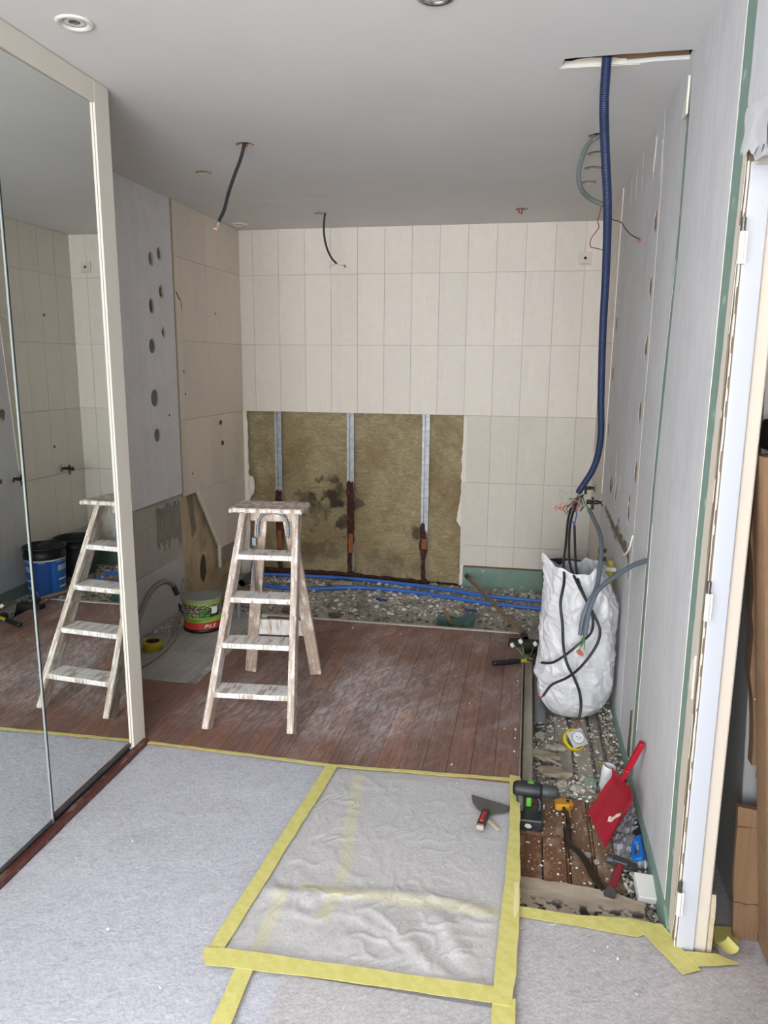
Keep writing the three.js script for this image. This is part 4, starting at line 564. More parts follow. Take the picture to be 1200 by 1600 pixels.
// ================= BAG, BUCKETS, TUB =================
{
  const t = thing('rubble_bag', 'tall crumpled white plastic rubble bag standing at the right wall', 'bag', [0.262, -0.07, -3.43]);
  const plast = std(0xffffff, 0.42, { side: THREE.DoubleSide, map: pix(256, 0.4, (u, v) => { const n = fbm(u * 8, v * 8, 4, 301, 8), k = 208 + (n - 0.5) * 14; return [k, k, k * 1.015]; }) });
  const topY = (a) => 0.715 + 0.075 * Math.exp(-Math.pow(Math.sin((a - Math.PI * 1.0) / 2) * 4.5, 2)) + 0.05 * Math.exp(-Math.pow(Math.sin((a - 0.9) / 2) * 5, 2)) - 0.015 * Math.sin(a * 2) + 0.006 * Math.sin(a * 9);
  const prof = [[0, 0.02], [0.03, 0.1], [0.07, 0.128], [0.16, 0.158], [0.3, 0.172], [0.45, 0.17], [0.6, 0.166], [0.75, 0.162], [0.88, 0.156], [1, 0.148]];
  const rad = (v) => { for (let i = 1; i < prof.length; i++) if (v <= prof[i][0]) { const s = (v - prof[i - 1][0]) / (prof[i][0] - prof[i - 1][0]); return prof[i - 1][1] + (prof[i][1] - prof[i - 1][1]) * s * (2 - s) * 0.5 + (prof[i][1] - prof[i - 1][1]) * s * 0.5; } return 0.148; };
  const ridge = (x, y, s) => Math.pow(1 - Math.abs(noise(x, y, s) * 2 - 1), 2);
  const body = grid(200, 170, (u, v) => {
    const a = u * 2 * Math.PI + Math.PI * 0.5, y = v * topY(a), ca = Math.cos(a), sa = Math.sin(a); // a = 0 is +x, front is a = -PI/2
    let r = rad(v);
    const q = u * 30, w = fbm(u * 6, v * 5, 3, 311) * 3;
    r += (ridge(q * 0.22 + v * 2.2 + w, v * 5 - u * 7 + w * 0.6, 313) - 0.4) * 0.015 * clamp01(v * 5);
    r += (ridge(q * 0.6 - v * 3 + w, v * 8 + w, 315) - 0.4) * 0.007 * clamp01(v * 6);
    r += (ridge(q * 0.5 + v * 9, v * 16 + w * 2, 317) - 0.4) * 0.005 * clamp01((0.5 - v) * 3 + 0.2);
    r += (ridge(q * 1.1 + v * 6 + w * 2, v * 26 - q * 0.3, 319) - 0.35) * 0.005 * clamp01(v * 6);
    r -= 0.006 * Math.abs(Math.sin(a * 5 + v * 4)) * v;
    let x = ca * r * 1.04 + (v - 0.5) * 0.015, z = sa * r * 0.97;
    const tip = Math.exp(-Math.pow(Math.sin((a - Math.PI) / 2) * 5, 2)) * clamp01((v - 0.82) * 6); x -= tip * 0.035;
    x -= clamp01((v - 0.74) * 4) * clamp01(ca * 1.3) * 0.06;
    if (x > 0.176) x = 0.176 + (x - 0.176) * 0.1;
    return [x, y * (1 - 0.02 * tip), z, a * 0.16, y];
  });
  part('sack', body, plast, t);
  part('rubble_fill', grid(24, 24, (u, v) => { const r = Math.sqrt(u) * 0.142, a = v * 6.2832; return [Math.cos(a) * r, 0.6 + 0.05 * (fbm(Math.cos(a) * r * 30 + 9, Math.sin(a) * r * 30 + 9, 3, 321) - 0.5), Math.sin(a) * r]; }), std(0x5c5854, 0.95, { side: THREE.DoubleSide }), t, 'dark rubble inside the bag');
}
function bucket(name, at, r, h, mat, label, category, inner, extra) {
  const t = thing(name, label, category, at);
  part('shell', lathe([[0, 0.004], [r * 0.84, 0.004], [r * 0.86, 0], [r * 0.88, 0.006], [r * 0.985, h * 0.72], [r * 0.99, h * 0.8]], 48), mat, t);
  part('rim', lathe([[r * 0.985, h * 0.78], [r * 1.03, h * 0.785], [r * 1.035, h * 0.86], [r * 1.0, h * 0.88], [r * 1.01, h * 0.97], [r * 1.06, h * 0.975], [r * 1.055, h], [r * 1.01, h], [r * 0.97, h * 0.96], [r * 0.94, h * 0.78]], 48), M.black, t, 'black rim');
  part('lining', lathe([[r * 0.95, h * 0.97], [r * 0.93, h * 0.7], [r * 0.84, 0.03], [0, 0.03]], 48), inner, t);
  extra?.(t); return t;
}
{
  const label = canvasTex(1024, 512, (c, w, h) => {
    c.fillStyle = '#d9dadb'; c.fillRect(0, 0, w, h); c.fillStyle = '#2e6cc0'; c.fillRect(0, 60, w, 330); c.fillStyle = '#245099'; for (let k = 0; k < 3; k++) c.fillRect(k * 341 + 190, 60, 150, 330);
    for (let k = 0; k < 3; k++) { const x = k * 341 + 12; c.fillStyle = '#d9dadb'; c.beginPath(); c.ellipse(x + 100, 420, 230, 60, 0.12, 0, 7); c.fill(); c.fillStyle = '#e8eef5'; for (let j = 0; j < 13; j++) { c.fillRect(x + 6 + j * 10, 84, 6, 16); if (j < 12) c.fillRect(x + 6 + j * 10, 112, 6, 16); if (j < 5) { c.fillRect(x + 8, 150 + j * 22, 110 - j * 9, 5); c.fillRect(x + 226 + j * 11, 80, 7, 14); } } c.strokeStyle = '#e8eef5'; c.lineWidth = 4; c.beginPath(); c.moveTo(x + 160, 300); c.lineTo(x + 220, 240); c.lineTo(x + 250, 262); c.lineTo(x + 310, 180); c.stroke(); c.beginPath(); c.moveTo(x + 190, 340); c.lineTo(x + 230, 330); c.lineTo(x + 205, 366); c.closePath(); c.stroke(); c.fillStyle = '#8d9097'; c.fillRect(x + 20, 452, 90, 16); }
  }, null);
  bucket('plaster_bucket', [0.272, RAW, -4.6], 0.145, 0.37, std(0xffffff, 0.4, { map: label }), 'blue and white printed plaster bucket with black rim, reflected in the mirror', 'bucket', std(0x3a3c3e, 0.7));
  const l2 = canvasTex(512, 256, (c, w, h) => { c.fillStyle = '#8d8c8c'; c.fillRect(0, 0, w, h); c.fillStyle = '#33363a'; c.fillRect(0, 0, w, 90); c.fillStyle = '#8e2437'; for (let k = 0; k < 3; k++) c.fillRect(k * 170 + 20, 150, 80, 24); c.strokeStyle = '#ddd'; c.lineWidth = 5; c.beginPath(); for (let k = 0; k < 3; k++) { c.moveTo(k * 170 + 110, 190); c.lineTo(k * 170 + 165, 150); } c.stroke(); }, null);
  bucket('plaster_bucket', [0.285, RAW, -5.0], 0.15, 0.34, std(0xffffff, 0.5, { map: l2 }), 'grey bucket with red mark in the right back corner, seen in the mirror', 'bucket', std(0x2c2d30, 0.7));
}
{
  const t = thing('paint_tub', 'squat tub with green photo label and red band standing by the nook wall', 'tub', [-1.862, 0.001, -3.99]), r = 0.112;
  const lab = canvasTex(1024, 256, (c, w, h) => {
    seed = 909; c.fillStyle = '#86b03c'; c.fillRect(0, 0, w, h); c.fillStyle = '#4c4640'; c.fillRect(0, 42, w, 150);
    for (let i = 0; i < 1500; i++) { c.fillStyle = ['#c9b9a6', '#8c7767', '#5f5048', '#b79f8a', '#2e2925', '#e0d6c8'][Math.floor(rnd() * 6)]; c.beginPath(); c.ellipse(rr(0, w), rr(46, 190), rr(3, 9), rr(2, 6), rr(0, 3), 0, 7); c.fill(); }
    for (let k = 0; k < 2; k++) { const x = k * 512 + 150; c.fillStyle = '#20291c'; c.fillRect(x, 84, 190, 100); c.fillStyle = '#5c9c34'; c.fillRect(x + 6, 90, 90, 86); c.fillStyle = '#e9ecec'; c.fillRect(x + 108, 70, 64, 84); c.fillStyle = '#111'; for (let j = 0; j < 5; j++) c.fillRect(x + 14 + j * 16, 98, 7, 60); c.beginPath(); c.moveTo(x + 30, 180); c.lineTo(x + 110, 96); c.lineWidth = 10; c.strokeStyle = '#1b2a17'; c.stroke(); }
  }, null);
  const red = canvasTex(1024, 96, (c, w, h) => { c.fillStyle = '#b5392e'; c.fillRect(0, 0, w, h); c.fillStyle = '#efe6e0'; c.font = 'italic bold 62px sans-serif'; c.textAlign = 'center'; for (const x of [320, 832]) c.fillText('PLS', x, 70); }, null);
  part('base', lathe([[0, 0], [r * 1.04, 0], [r * 1.05, 0.012], [r * 1.0, 0.02]], 48), M.black, t);
  part('red_band', lathe([[r, 0.018], [r * 1.005, 0.062]], 48).rotateY(-1.2), std(0xffffff, 0.4, { map: red }), t, 'red band with white lettering');
  part('label', lathe([[r * 0.995, 0.062], [r * 0.985, 0.185]], 48).rotateY(-0.7), std(0xffffff, 0.4, { map: lab }), t, 'green label with a photo of gravel');
  part('lid', lathe([[r * 0.985, 0.185], [r * 1.02, 0.187], [r * 1.02, 0.197], [r * 0.96, 0.2], [r * 0.93, 0.195], [0, 0.197]], 48), std(0x8d8f88, 0.5), t, 'dusty grey lid');
  part('bail', tube([[-r * 1.02, 0.17, 0], [-r * 0.9, 0.1, r * 0.65], [0, 0.075, r * 1.06], [r * 0.9, 0.1, r * 0.65], [r * 1.02, 0.17, 0]], 0.002, 40, 6), M.steel, t);
}
// ================= NOOK: hose, roll, stubs =================
{
  const t = thing('grey_hose', 'grey ribbed hose arching out from behind the mirror end to a blue fitting', 'hose', [-2.05, 0.1, -3.6]), o = (g) => g.translate(2.05, -0.1, 3.6);
  part('hose', o(ribbed([[-2.04, 0.02, -3.3], [-2.045, 0.12, -3.5], [-2.05, 0.209, -3.615], [-2.05, 0.28, -3.709], [-2.05, 0.304, -3.816], [-2.05, 0.286, -3.932], [-2.045, 0.245, -3.993]], 0.0155, 80)), std(0x7f7a73, 0.55), t);
  part('collar', o(tube([[-2.045, 0.25, -3.988], [-2.04, 0.185, -4.02]], 0.0165, 8, 12)), std(0x3c3936, 0.6), t);
  part('inner_wires', o(join([tube([[-2.04, 0.19, -4.018], [-2.03, 0.128, -4.035], [-2.035, 0.08, -4.06]], 0.006, 10, 8), tube([[-2.036, 0.19, -4.018], [-2.022, 0.13, -4.03], [-2.02, 0.07, -4.05]], 0.005, 10, 8)])), std(0xb5b1a8, 0.5), t);
  part('blue_fitting', o(tube([[-2.03, 0.115, -4.036], [-2.03, 0.055, -4.06]], 0.013, 8, 12)), std(0x263a72, 0.5), t, 'blue plastic fitting');
  const h = thing('grey_hose', 'grey hose rising beside the paint tub then lying along the nook floor', 'hose', [-2.05, 0, -4.1]), q = (g) => g.translate(2.05, 0, 4.1);
  part('hose', q(ribbed([[-2.06, 0.22, -4.2], [-2.05, 0.24, -4.16], [-2.045, 0.2, -4.11], [-2.04, 0.07, -4.06], [-2.02, 0.013, -3.95], [-1.94, 0.012, -3.76], [-1.9, 0.012, -3.52], [-1.94, 0.012, -3.2], [-2.0, 0.012, -2.9]], 0.0125, 150)), std(0x8b857c, 0.6), h);
  const y = thing('tape_roll', 'yellow roll with dark core on the nook floor beside the mirror end', 'roll', [-1.985, -0.008, -3.6]);
  part('roll', lathe([[0.036, 0], [0.052, 0], [0.0535, 0.05], [0.052, 0.056], [0.036, 0.056], [0.036, 0]], 40), std(0xb5a52c, 0.6), y);
  part('core', lathe([[0.033, 0], [0.0362, 0], [0.0362, 0.057], [0.033, 0.057], [0.033, 0]], 32), std(0x7c2c2a, 0.6), y);
  part('plug', span(-0.012, 0.014, 0.0, 0.068, -0.012, 0.012, 0.004), std(0x27304c, 0.6), y);
  single('pipe_stub', lathe([[0.014, 0], [0.016, 0], [0.016, 0.085], [0.011, 0.09], [0.011, 0.1], [0.009, 0.1], [0.009, 0.01], [0.014, 0]], 20).translate(-1.72, 0.001, -4.2), std(0x6d7176, 0.5), 'small grey pipe stub standing between paint tub and stepladder', 'pipe');
  single('drain_pipe', tube([[-2.02, -0.03, -5.0], [-2.0, -0.01, -5.12], [-1.99, 0.0, -5.3]], 0.026, 12, 16), std(0x4c5054, 0.5), 'grey drain pipe end in the far left corner', 'pipe');
  single('upright_pipe', lathe([[0.019, RAW], [0.022, RAW], [0.022, 0.22], [0.019, 0.22], [0.019, RAW]], 20).translate(-2.02, 0, -5.4), M.black, 'black upright pipe stub in the far left corner', 'pipe');
  single('yellow_plug', lathe([[0, 0.03], [0.02, 0.03], [0.024, 0.02], [0.024, 0], [0, 0]], 20).rotateX(0.4).translate(-2.03, RAW + 0.02, -4.75), std(0xb5a52c, 0.6), 'small yellow cap on rubble at the foot of the torn nook wall', 'cap');
}
// ================= BACK FLOOR =================
single('blue_pipe', tube([[-2.08, -0.07, -5.38], [-1.86, -0.07, -5.41], [-1.24, -0.07, -5.42], [-0.82, -0.07, -5.36], [-0.5, -0.066, -5.27], [-0.24, -0.06, -5.17], [0.135, -0.06, -5.13]], 0.0135, 90, 12), std(0x3a74cf, 0.4), 'bright blue pipe nearer the back wall, bending forward to the right', 'pipe');
single('blue_pipe', tube([[-1.93, -0.076, -5.12], [-1.6, -0.076, -5.1], [-1.19, -0.072, -5.21], [-0.8, -0.075, -5.2], [-0.5, -0.074, -5.12], [-0.24, -0.075, -5.05], [0.135, -0.075, -5.0]], 0.0135, 90, 12), std(0x3a74cf, 0.4), 'bright blue pipe lying in front of the other across the rubble', 'pipe');
{
  const t = thing('broom', 'broom lying with its wooden handle towards the back wall and black bristle head', 'broom', [0.04, -0.04, -4.07]), o = (g) => g.translate(-0.04, 0.04, 4.07);
  part('handle', o(tube([[-0.405, 0.02, -5.36], [-0.2, 0.025, -4.8], [0.03, 0.035, -4.14]], 0.0125, 24, 12)), std(0xffffff, 0.75, { map: subBoardTex([110, 84, 62], [150, 120, 92], 331) }), t, 'brown wooden handle');
  part('grip', o(tube([[-0.408, 0.02, -5.368], [-0.387, 0.0205, -5.31]], 0.0145, 4, 12)), M.black, t);
  part('ferrule', o(tube([[0.02, 0.033, -4.17], [0.035, 0.03, -4.11]], 0.017, 4, 12)), M.dark, t);
  part('head', o(span(-0.06, 0.13, -0.02, 0.03, -4.125, -4.055, 0.01)), M.dark, t);
  const br = []; seed = 77; for (let i = 0; i < 26; i++) for (let j = 0; j < 6; j++) { const x = -0.055 + i * 0.0072, z = -4.12 + j * 0.012; br.push(straight([[x, 0, z], [x + rr(-0.012, 0.012), -0.05, z + 0.035 + rr(-0.01, 0.012)], [x + rr(-0.02, 0.02), -0.06, z + 0.075 + rr(-0.015, 0.015)]], 0.0032, 4)); }
  part('bristles', o(join(br)), std(0x1d1c1b, 0.9), t, 'black bristles').userData.kind = 'stuff';
  const h = thing('hand_tool', 'tool with long black rubber grip and yellow shaft lying by the broom head', 'tool', [0, 0.016, -3.81]); h.rotation.y = 0.42;
  part('grip', lathe([[0, -0.125], [0.012, -0.124], [0.015, -0.115], [0.0135, -0.09], [0.0155, -0.02], [0.0135, 0.02], [0.011, 0.03]], 20).rotateZ(-Math.PI / 2).translate(-0.02, 0, 0), M.black, h, 'black rubber grip');
  part('shaft', lathe([[0.0095, 0.01], [0.0105, 0.03], [0.0115, 0.1], [0, 0.102]], 16).rotateZ(-Math.PI / 2).translate(-0.02, 0, 0), std(0xa8912c, 0.6), h, 'yellow shaft');
  part('head', span(0.075, 0.12, -0.016, 0.016, -0.05, 0.05, 0.005), M.dark, h);
  const d = thing('green_dustpan', 'crumpled dark green plastic pan with a brown wooden stub on the rubble', 'dustpan', [-0.4, RAW, -4.55]), gp = std(0x3d665c, 0.35, { side: THREE.DoubleSide });
  part('pan', grid(16, 12, (u, v) => { const x = -0.12 + u * 0.24, z = 0.06 - v * 0.12; return [x, 0.012 + 0.05 * Math.pow(Math.abs(u - 0.42) * 2, 1.6) * (0.5 + v * 0.5) + 0.02 * v + 0.05 * (fbm(u * 6, v * 5, 3, 341) - 0.4), z - 0.03 * Math.sin(u * 3.1)]; }), gp, d);
  part('stub', bar([-0.02, 0.02, 0.03], [-0.085, 0.12, -0.01], 0.024, 0.02, [1, 0, 0], 0.006), std(0x6c543f, 0.8), d, 'brown wooden stub');
  const blue = std(0x1c3f9e, 0.4, { side: THREE.DoubleSide });
  for (const [x, z, l] of [[-0.955, -4.9, 'blue plastic scrap on rubble below the second stud'], [-0.33, -4.8, 'blue plastic scrap on rubble behind the green pan']]) single('plastic_scrap', grid(8, 6, (u, v) => [x - 0.04 + u * 0.085, RAW + 0.025 + 0.03 * fbm(u * 4 + x, v * 4, 3, 343), z + 0.03 - v * 0.06 + u * 0.02]), blue, l, 'scrap');
  const cap = thing('pvc_pipe', 'grey pipe lying along the opened strip with a yellow end behind the bag', 'pipe', [0.11, -0.045, -3.62]);
  part('pipe', straight([[0, 0, 0.42], [0, 0.004, -0.3]], 0.026, 18), std(0x6f7274, 0.55), cap);
  part('yellow_end', lathe([[0, 0.028], [0.02, 0.028], [0.028, 0.014], [0.028, 0], [0, 0]], 20).rotateX(-Math.PI / 2).translate(0, 0.006, -0.3), std(0xb8ad4a, 0.6), cap);
}
// ================= RIGHT WALL FITTINGS =================
for (const [y, z, l] of [[0.747, -5.157, 'dark water tap stub on the right wall nearest the back corner'], [0.753, -4.572, 'dark water tap stub on the right wall at the board edge']]) {
  const t = thing('wall_tap', l, 'tap', [RW + 0.004, y, z]);
  part('rosette', lathe([[0, 0.012], [0.016, 0.012], [0.024, 0.006], [0.026, 0], [0, 0]], 24).rotateZ(Math.PI / 2), M.chrome, t);
  part('body', [lathe([[0, 0], [0.009, 0], [0.009, 0.025], [0.013, 0.028], [0.013, 0.05], [0.01, 0.054], [0.01, 0.07], [0.014, 0.072], [0.014, 0.095], [0, 0.097]], 18).rotateZ(Math.PI / 2), new THREE.CylinderGeometry(0.008, 0.009, 0.045, 14).translate(-0.06, -0.022, 0)], std(0x3b3a3a, 0.4, { metalness: 0.7 }), t);
  part('knob', [0, 1, 2, 3].map((k) => span(-0.068, -0.054, 0.012, 0.03, -0.005, 0.005, 0.002).translate(0.061, 0, 0).rotateX(k * Math.PI / 2).translate(-0.061, 0, 0)), M.dark, t);
}
{
  const t = thing('gas_stub', 'yellow pipe with brass fittings coming down the right wall behind the grey conduit', 'pipe', [RW - 0.022, 0.56, -3.85]);
  part('pipe', lathe([[0.016, -0.16], [0.019, -0.16], [0.02, 0.02], [0.016, 0.02], [0.016, -0.16]], 20).translate(0, 0, 0.1), std(0xb9ab4c, 0.6), t, 'yellow sleeve');
  part('clip', span(-0.03, 0.03, -0.004, 0.016, 0.07, 0.13, 0.003), M.white, t, 'white clip');
  part('cap', lathe([[0, 0.05], [0.013, 0.05], [0.018, 0.04], [0.018, 0.02], [0, 0.02]], 20).translate(0, 0, 0.1), std(0xa89a5c, 0.5), t);
  part('brass_valve', [0.0, 0.045].map((y) => lathe([[0, 0], [0.012, 0], [0.012, 0.02], [0.016, 0.022], [0.016, 0.04], [0, 0.042]], 14).rotateZ(Math.PI / 2).translate(0.0, y - 0.005, -0.13)), M.brass, t, 'brass valve ends');
  part('flexible_pipe', tube([[0.0, -0.01, -0.13], [0.002, -0.12, -0.13], [0.002, -0.3, -0.14]], 0.009, 16, 10), std(0x9da0a2, 0.45), t);
  const s = thing('wall_socket', 'square cream outlet plate with dark centre high on the back wall', 'socket', [0.322, 2.262, BACK]);
  part('plate', new RoundedBoxGeometry(0.082, 0.082, 0.01, 2, 0.004).translate(0, 0, 0.0055), std(0xd9cdbd, 0.4), s);
  part('insert', new RoundedBoxGeometry(0.05, 0.05, 0.006, 2, 0.002).translate(0, 0.004, 0.011), std(0xd3c6b5, 0.45), s);
  part('opening', span(-0.009, 0.009, -0.004, 0.014, 0.0135, 0.0148, 0), M.dark, s);
  part('lip', span(-0.03, 0.03, -0.034, -0.029, 0.01, 0.0125, 0), std(0xb3a798, 0.5), s);
}
for (const [y, z, l] of [[1.897, -4.669, 'small dark screw hole high on the right wall'], [1.889, -5.08, 'small dark screw hole high on the right wall near the back corner'], [0.943, -4.671, 'small dark screw hole above the taps'], [0.923, -5.082, 'small dark screw hole above the corner tap']]) single('screw_plug', lathe([[0, 0.004], [0.006, 0.003], [0.013, 0.0], [0, 0]], 14).rotateZ(Math.PI / 2).translate(RW + 0.0065, y, z), M.brownGap, l, 'wall plug');
// ================= OPENED STRIP: tools and rubbish =================
{
  let t = thing('socket_ring', 'white socket insert in a bright yellow mounting ring lying below the bag', 'socket', [0.246, -0.045, -3.1]); t.rotation.set(0.75, 0, -0.3);
  part('ring', lathe([[0.034, 0], [0.047, 0], [0.05, 0.012], [0.047, 0.03], [0.04, 0.03], [0.034, 0]], 36), std(0xd2b816, 0.45), t, 'yellow plastic ring');
  part('plate', new RoundedBoxGeometry(0.074, 0.006, 0.074, 2, 0.003).rotateY(0.5).translate(0.008, 0.034, -0.004), std(0xb4b4b2, 0.4), t);
  part('insert', lathe([[0, 0.012], [0.018, 0.012], [0.022, 0.014], [0.025, 0.012], [0.026, 0], [0, 0]], 32).translate(0.008, 0.036, -0.004), std(0xd6d5d3, 0.35), t);
  part('pin_hole', [[-0.008, 0], [0.008, 0], [0, 0.009]].map(([x, z]) => new THREE.CylinderGeometry(0.0024, 0.0024, 0.002, 8).toNonIndexed().translate(0.008 + x, 0.0485, -0.004 + z)), M.dark, t);
  t = thing('pipe_end', 'white plastic pipe end leaning out of the rubble beside the red dustpan', 'pipe', [0.345, RAW, -2.775]); t.rotation.set(0, 0, -0.16);
  part('tube', lathe([[0.019, 0], [0.023, 0], [0.0225, 0.07], [0.0255, 0.09], [0.0255, 0.125], [0.0215, 0.126], [0.0195, 0.06], [0.019, 0]], 32), std(0xdfe0e2, 0.35), t);
  t = thing('yellow_plug', 'olive yellow plug in the rubble just behind the white pipe end', 'cap', [0.372, RAW + 0.01, -2.95]);
  part('cap', lathe([[0, 0.03], [0.018, 0.028], [0.024, 0.016], [0.024, 0], [0, 0]], 20), std(0x9d9432, 0.6), t);
}
{ // red dustpan leaning on the wall
  const A0 = V([0.272, -0.034, -2.55]), B0 = V([0.376, 0.058, -2.68]), C0 = V([0.432, 0.09, -2.456]), D0 = V([0.314, -0.034, -2.35]);
  const t = thing('red_dustpan', 'red plastic dustpan with worn label leaning against the right wall', 'dustpan', [0.36, 0, -2.5]);
  const n = B0.clone().sub(A0).cross(D0.clone().sub(A0)).normalize(); if (n.y < 0) n.negate();
  const at = (u, v, h = 0) => { const p = A0.clone().lerp(B0, v), q = D0.clone().lerp(C0, v); return p.lerp(q, u).addScaledVector(n, h).sub(t.position); };
  const prof = (u, v) => { const s = Math.min(u, 1 - u), e = clamp01((0.09 - s) / 0.09) * clamp01(v * 1.6) * (u < 0.5 ? 0.45 : 1), b = clamp01((v - 0.84) / 0.16); return 0.004 + 0.028 * e * e + 0.034 * b * b + 0.002 * Math.sin(u * 19) * (1 - v) * 0.3; };
  const sheet = (off) => grid(28, 24, (u, v) => { const w = 1 - 0.12 * Math.pow(v, 5), uu = 0.5 + (u - 0.5) * w, p = at(uu, v, prof(u, v) + off); return [p.x, p.y, p.z, u, v]; });
  const redTex = canvasTex(512, 512, (c, w) => { seed = 55; c.fillStyle = '#a0172a'; c.fillRect(0, 0, w, w); for (let i = 0; i < 2600; i++) { c.strokeStyle = `rgba(${rnd() > 0.5 ? '226,150,150' : '120,10,24'},${rr(0.03, 0.2)})`; c.lineWidth = rr(0.5, 2); const x = rr(0, w), y = rr(0, w), a = rr(0, 6.3), l = rr(5, 40); c.beginPath(); c.moveTo(x, y); c.lineTo(x + Math.cos(a) * l, y + Math.sin(a) * l); c.stroke(); } for (let i = 0; i < 900; i++) { c.fillStyle = `rgba(215,190,180,${rr(0.05, 0.35)})`; c.fillRect(rr(0, w), rr(0, w), rr(1, 4), rr(1, 4)); } c.fillStyle = '#dcd3c4'; c.beginPath(); c.moveTo(300, 330); c.lineTo(360, 300); c.lineTo(376, 250); c.lineTo(420, 214); c.lineTo(430, 236); c.lineTo(394, 290); c.lineTo(380, 344); c.lineTo(330, 372); c.closePath(); c.fill(); c.fillStyle = '#a78'; c.fillRect(336, 316, 30, 8); c.fillStyle = '#9a8a84'; c.fillRect(420, 190, 20, 24); }, null);
  const rm = std(0xffffff, 0.38, { map: redTex, side: THREE.DoubleSide });
  part('pan', [sheet(0), sheet(-0.0025)], rm, t);
  const h0 = at(0.46, 1.0, 0.03), h1 = V([0.436, 0.268, -2.53]).sub(t.position), hm = h0.clone().lerp(h1, 0.3);
  part('handle', [bar(h0.toArray(), hm.toArray(), 0.03, 0.016, [0, 0, 1], 0.005), bar(hm.toArray(), h1.toArray(), 0.026, 0.02, [0, 0, 1], 0.006)], std(0xa8172a, 0.35), t, 'plain red handle');
}
{ // cordless drill standing on its battery
  const t = thing('cordless_drill', 'black cordless drill with green trim standing on its battery at the tape edge', 'drill', [0.062, -0.03, -2.49]), g = std(0x202326, 0.5), gr = std(0x5aa032, 0.45);
  part('motor_body', lathe([[0, -0.055], [0.02, -0.053], [0.028, -0.04], [0.03, 0.0], [0.029, 0.04], [0.023, 0.05], [0.0, 0.052]], 28).rotateZ(-Math.PI / 2).translate(-0.008, 0.075, -0.035), g, t);
  part('handle', bar([-0.034, 0.07, -0.034], [-0.03, 0.0, 0.006], 0.03, 0.034, [1, 0, 0], 0.01), g, t);
  part('guard', tube([[0.018, 0.06, -0.03], [0.036, 0.04, -0.02], [0.036, 0.018, -0.006], [0.024, 0.004, 0.004]], 0.009, 20, 10), g, t);
  part('green_switch', span(-0.012, 0.006, 0.02, 0.062, -0.03, -0.012, 0.003), gr, t, 'green switch');
  part('green_logo', span(-0.01, 0.012, 0.1, 0.1065, -0.046, -0.028, 0.002), gr, t, 'green marking');
  const b = part('battery', new RoundedBoxGeometry(0.092, 0.046, 0.086, 2, 0.008).translate(0.002, -0.005, 0.022), std(0x2a2d30, 0.4), t);
  part('sticker', plateZ(disc(-0.004, -0.006, 0.012, 0.009, 12, 0.2), 0.0652, 0.0008), std(0xd9d0ba, 0.6), b, 'pale sticker');
  part('chuck', lathe([[0.021, 0.042], [0.021, 0.05], [0.0235, 0.055], [0.0235, 0.075], [0.02, 0.08], [0.02, 0.096], [0.013, 0.108], [0.0, 0.109]], 12).rotateZ(-Math.PI / 2).translate(-0.008, 0.075, -0.035), std(0x3d3f40, 0.55), t, 'ribbed dark chuck');
  const c = thing('yellow_clamp', 'small yellow plastic tool head lying beside the drill', 'tool', [0.187, -0.05, -2.585]);
  part('body', plateY(jag([[-0.03, 0.022], [-0.034, -0.012], [-0.01, -0.026], [0.03, -0.022], [0.034, 0.004], [0.02, 0.022]], 0.02, 0.002), 0, 0.026, [], 0.004), std(0xc08a1c, 0.5), c);
  part('bolt', new THREE.CylinderGeometry(0.006, 0.006, 0.004, 12).translate(0.014, 0.027, -0.004), M.dark, c);
  const p = thing('pry_bar', 'dark bent pry bar lying across the bare boards', 'pry bar', [0.21, -0.045, -2.33]), pm = std(0x30281f, 0.5, { metalness: 0.4 });
  const o = (gg) => gg.translate(-0.21, 0.045, 2.33), cv = curve([[0.186, -0.036, -2.56], [0.2, -0.03, -2.47], [0.192, -0.036, -2.4], [0.194, -0.034, -2.35], [0.226, -0.03, -2.3], [0.25, -0.033, -2.245], [0.262, -0.036, -2.2], [0.292, -0.04, -2.14]]);
  part('bar', o(grid(40, 8, (u, v) => { const q = cv.getPointAt(u), tn = cv.getTangentAt(u), a = v * 2 * Math.PI, w = (u < 0.28 ? 0.006 : 0.0125) * (u > 0.93 ? 1.15 - (u - 0.93) * 6 : 1), s = new THREE.Vector3(-tn.z, 0, tn.x).normalize(); return [q.x + s.x * Math.cos(a) * w, q.y + Math.sin(a) * 0.0065, q.z + s.z * Math.cos(a) * w]; })), new THREE.MeshPhysicalMaterial({ color: 0x32291f, roughness: 0.45, metalness: 0.4, side: THREE.DoubleSide }), p);
  part('yellow_mark', o(tube([[0.206, -0.028, -2.555], [0.206, -0.028, -2.49]], 0.003, 6, 6)), std(0xb98a1e, 0.6), p, 'yellow paint mark');
}
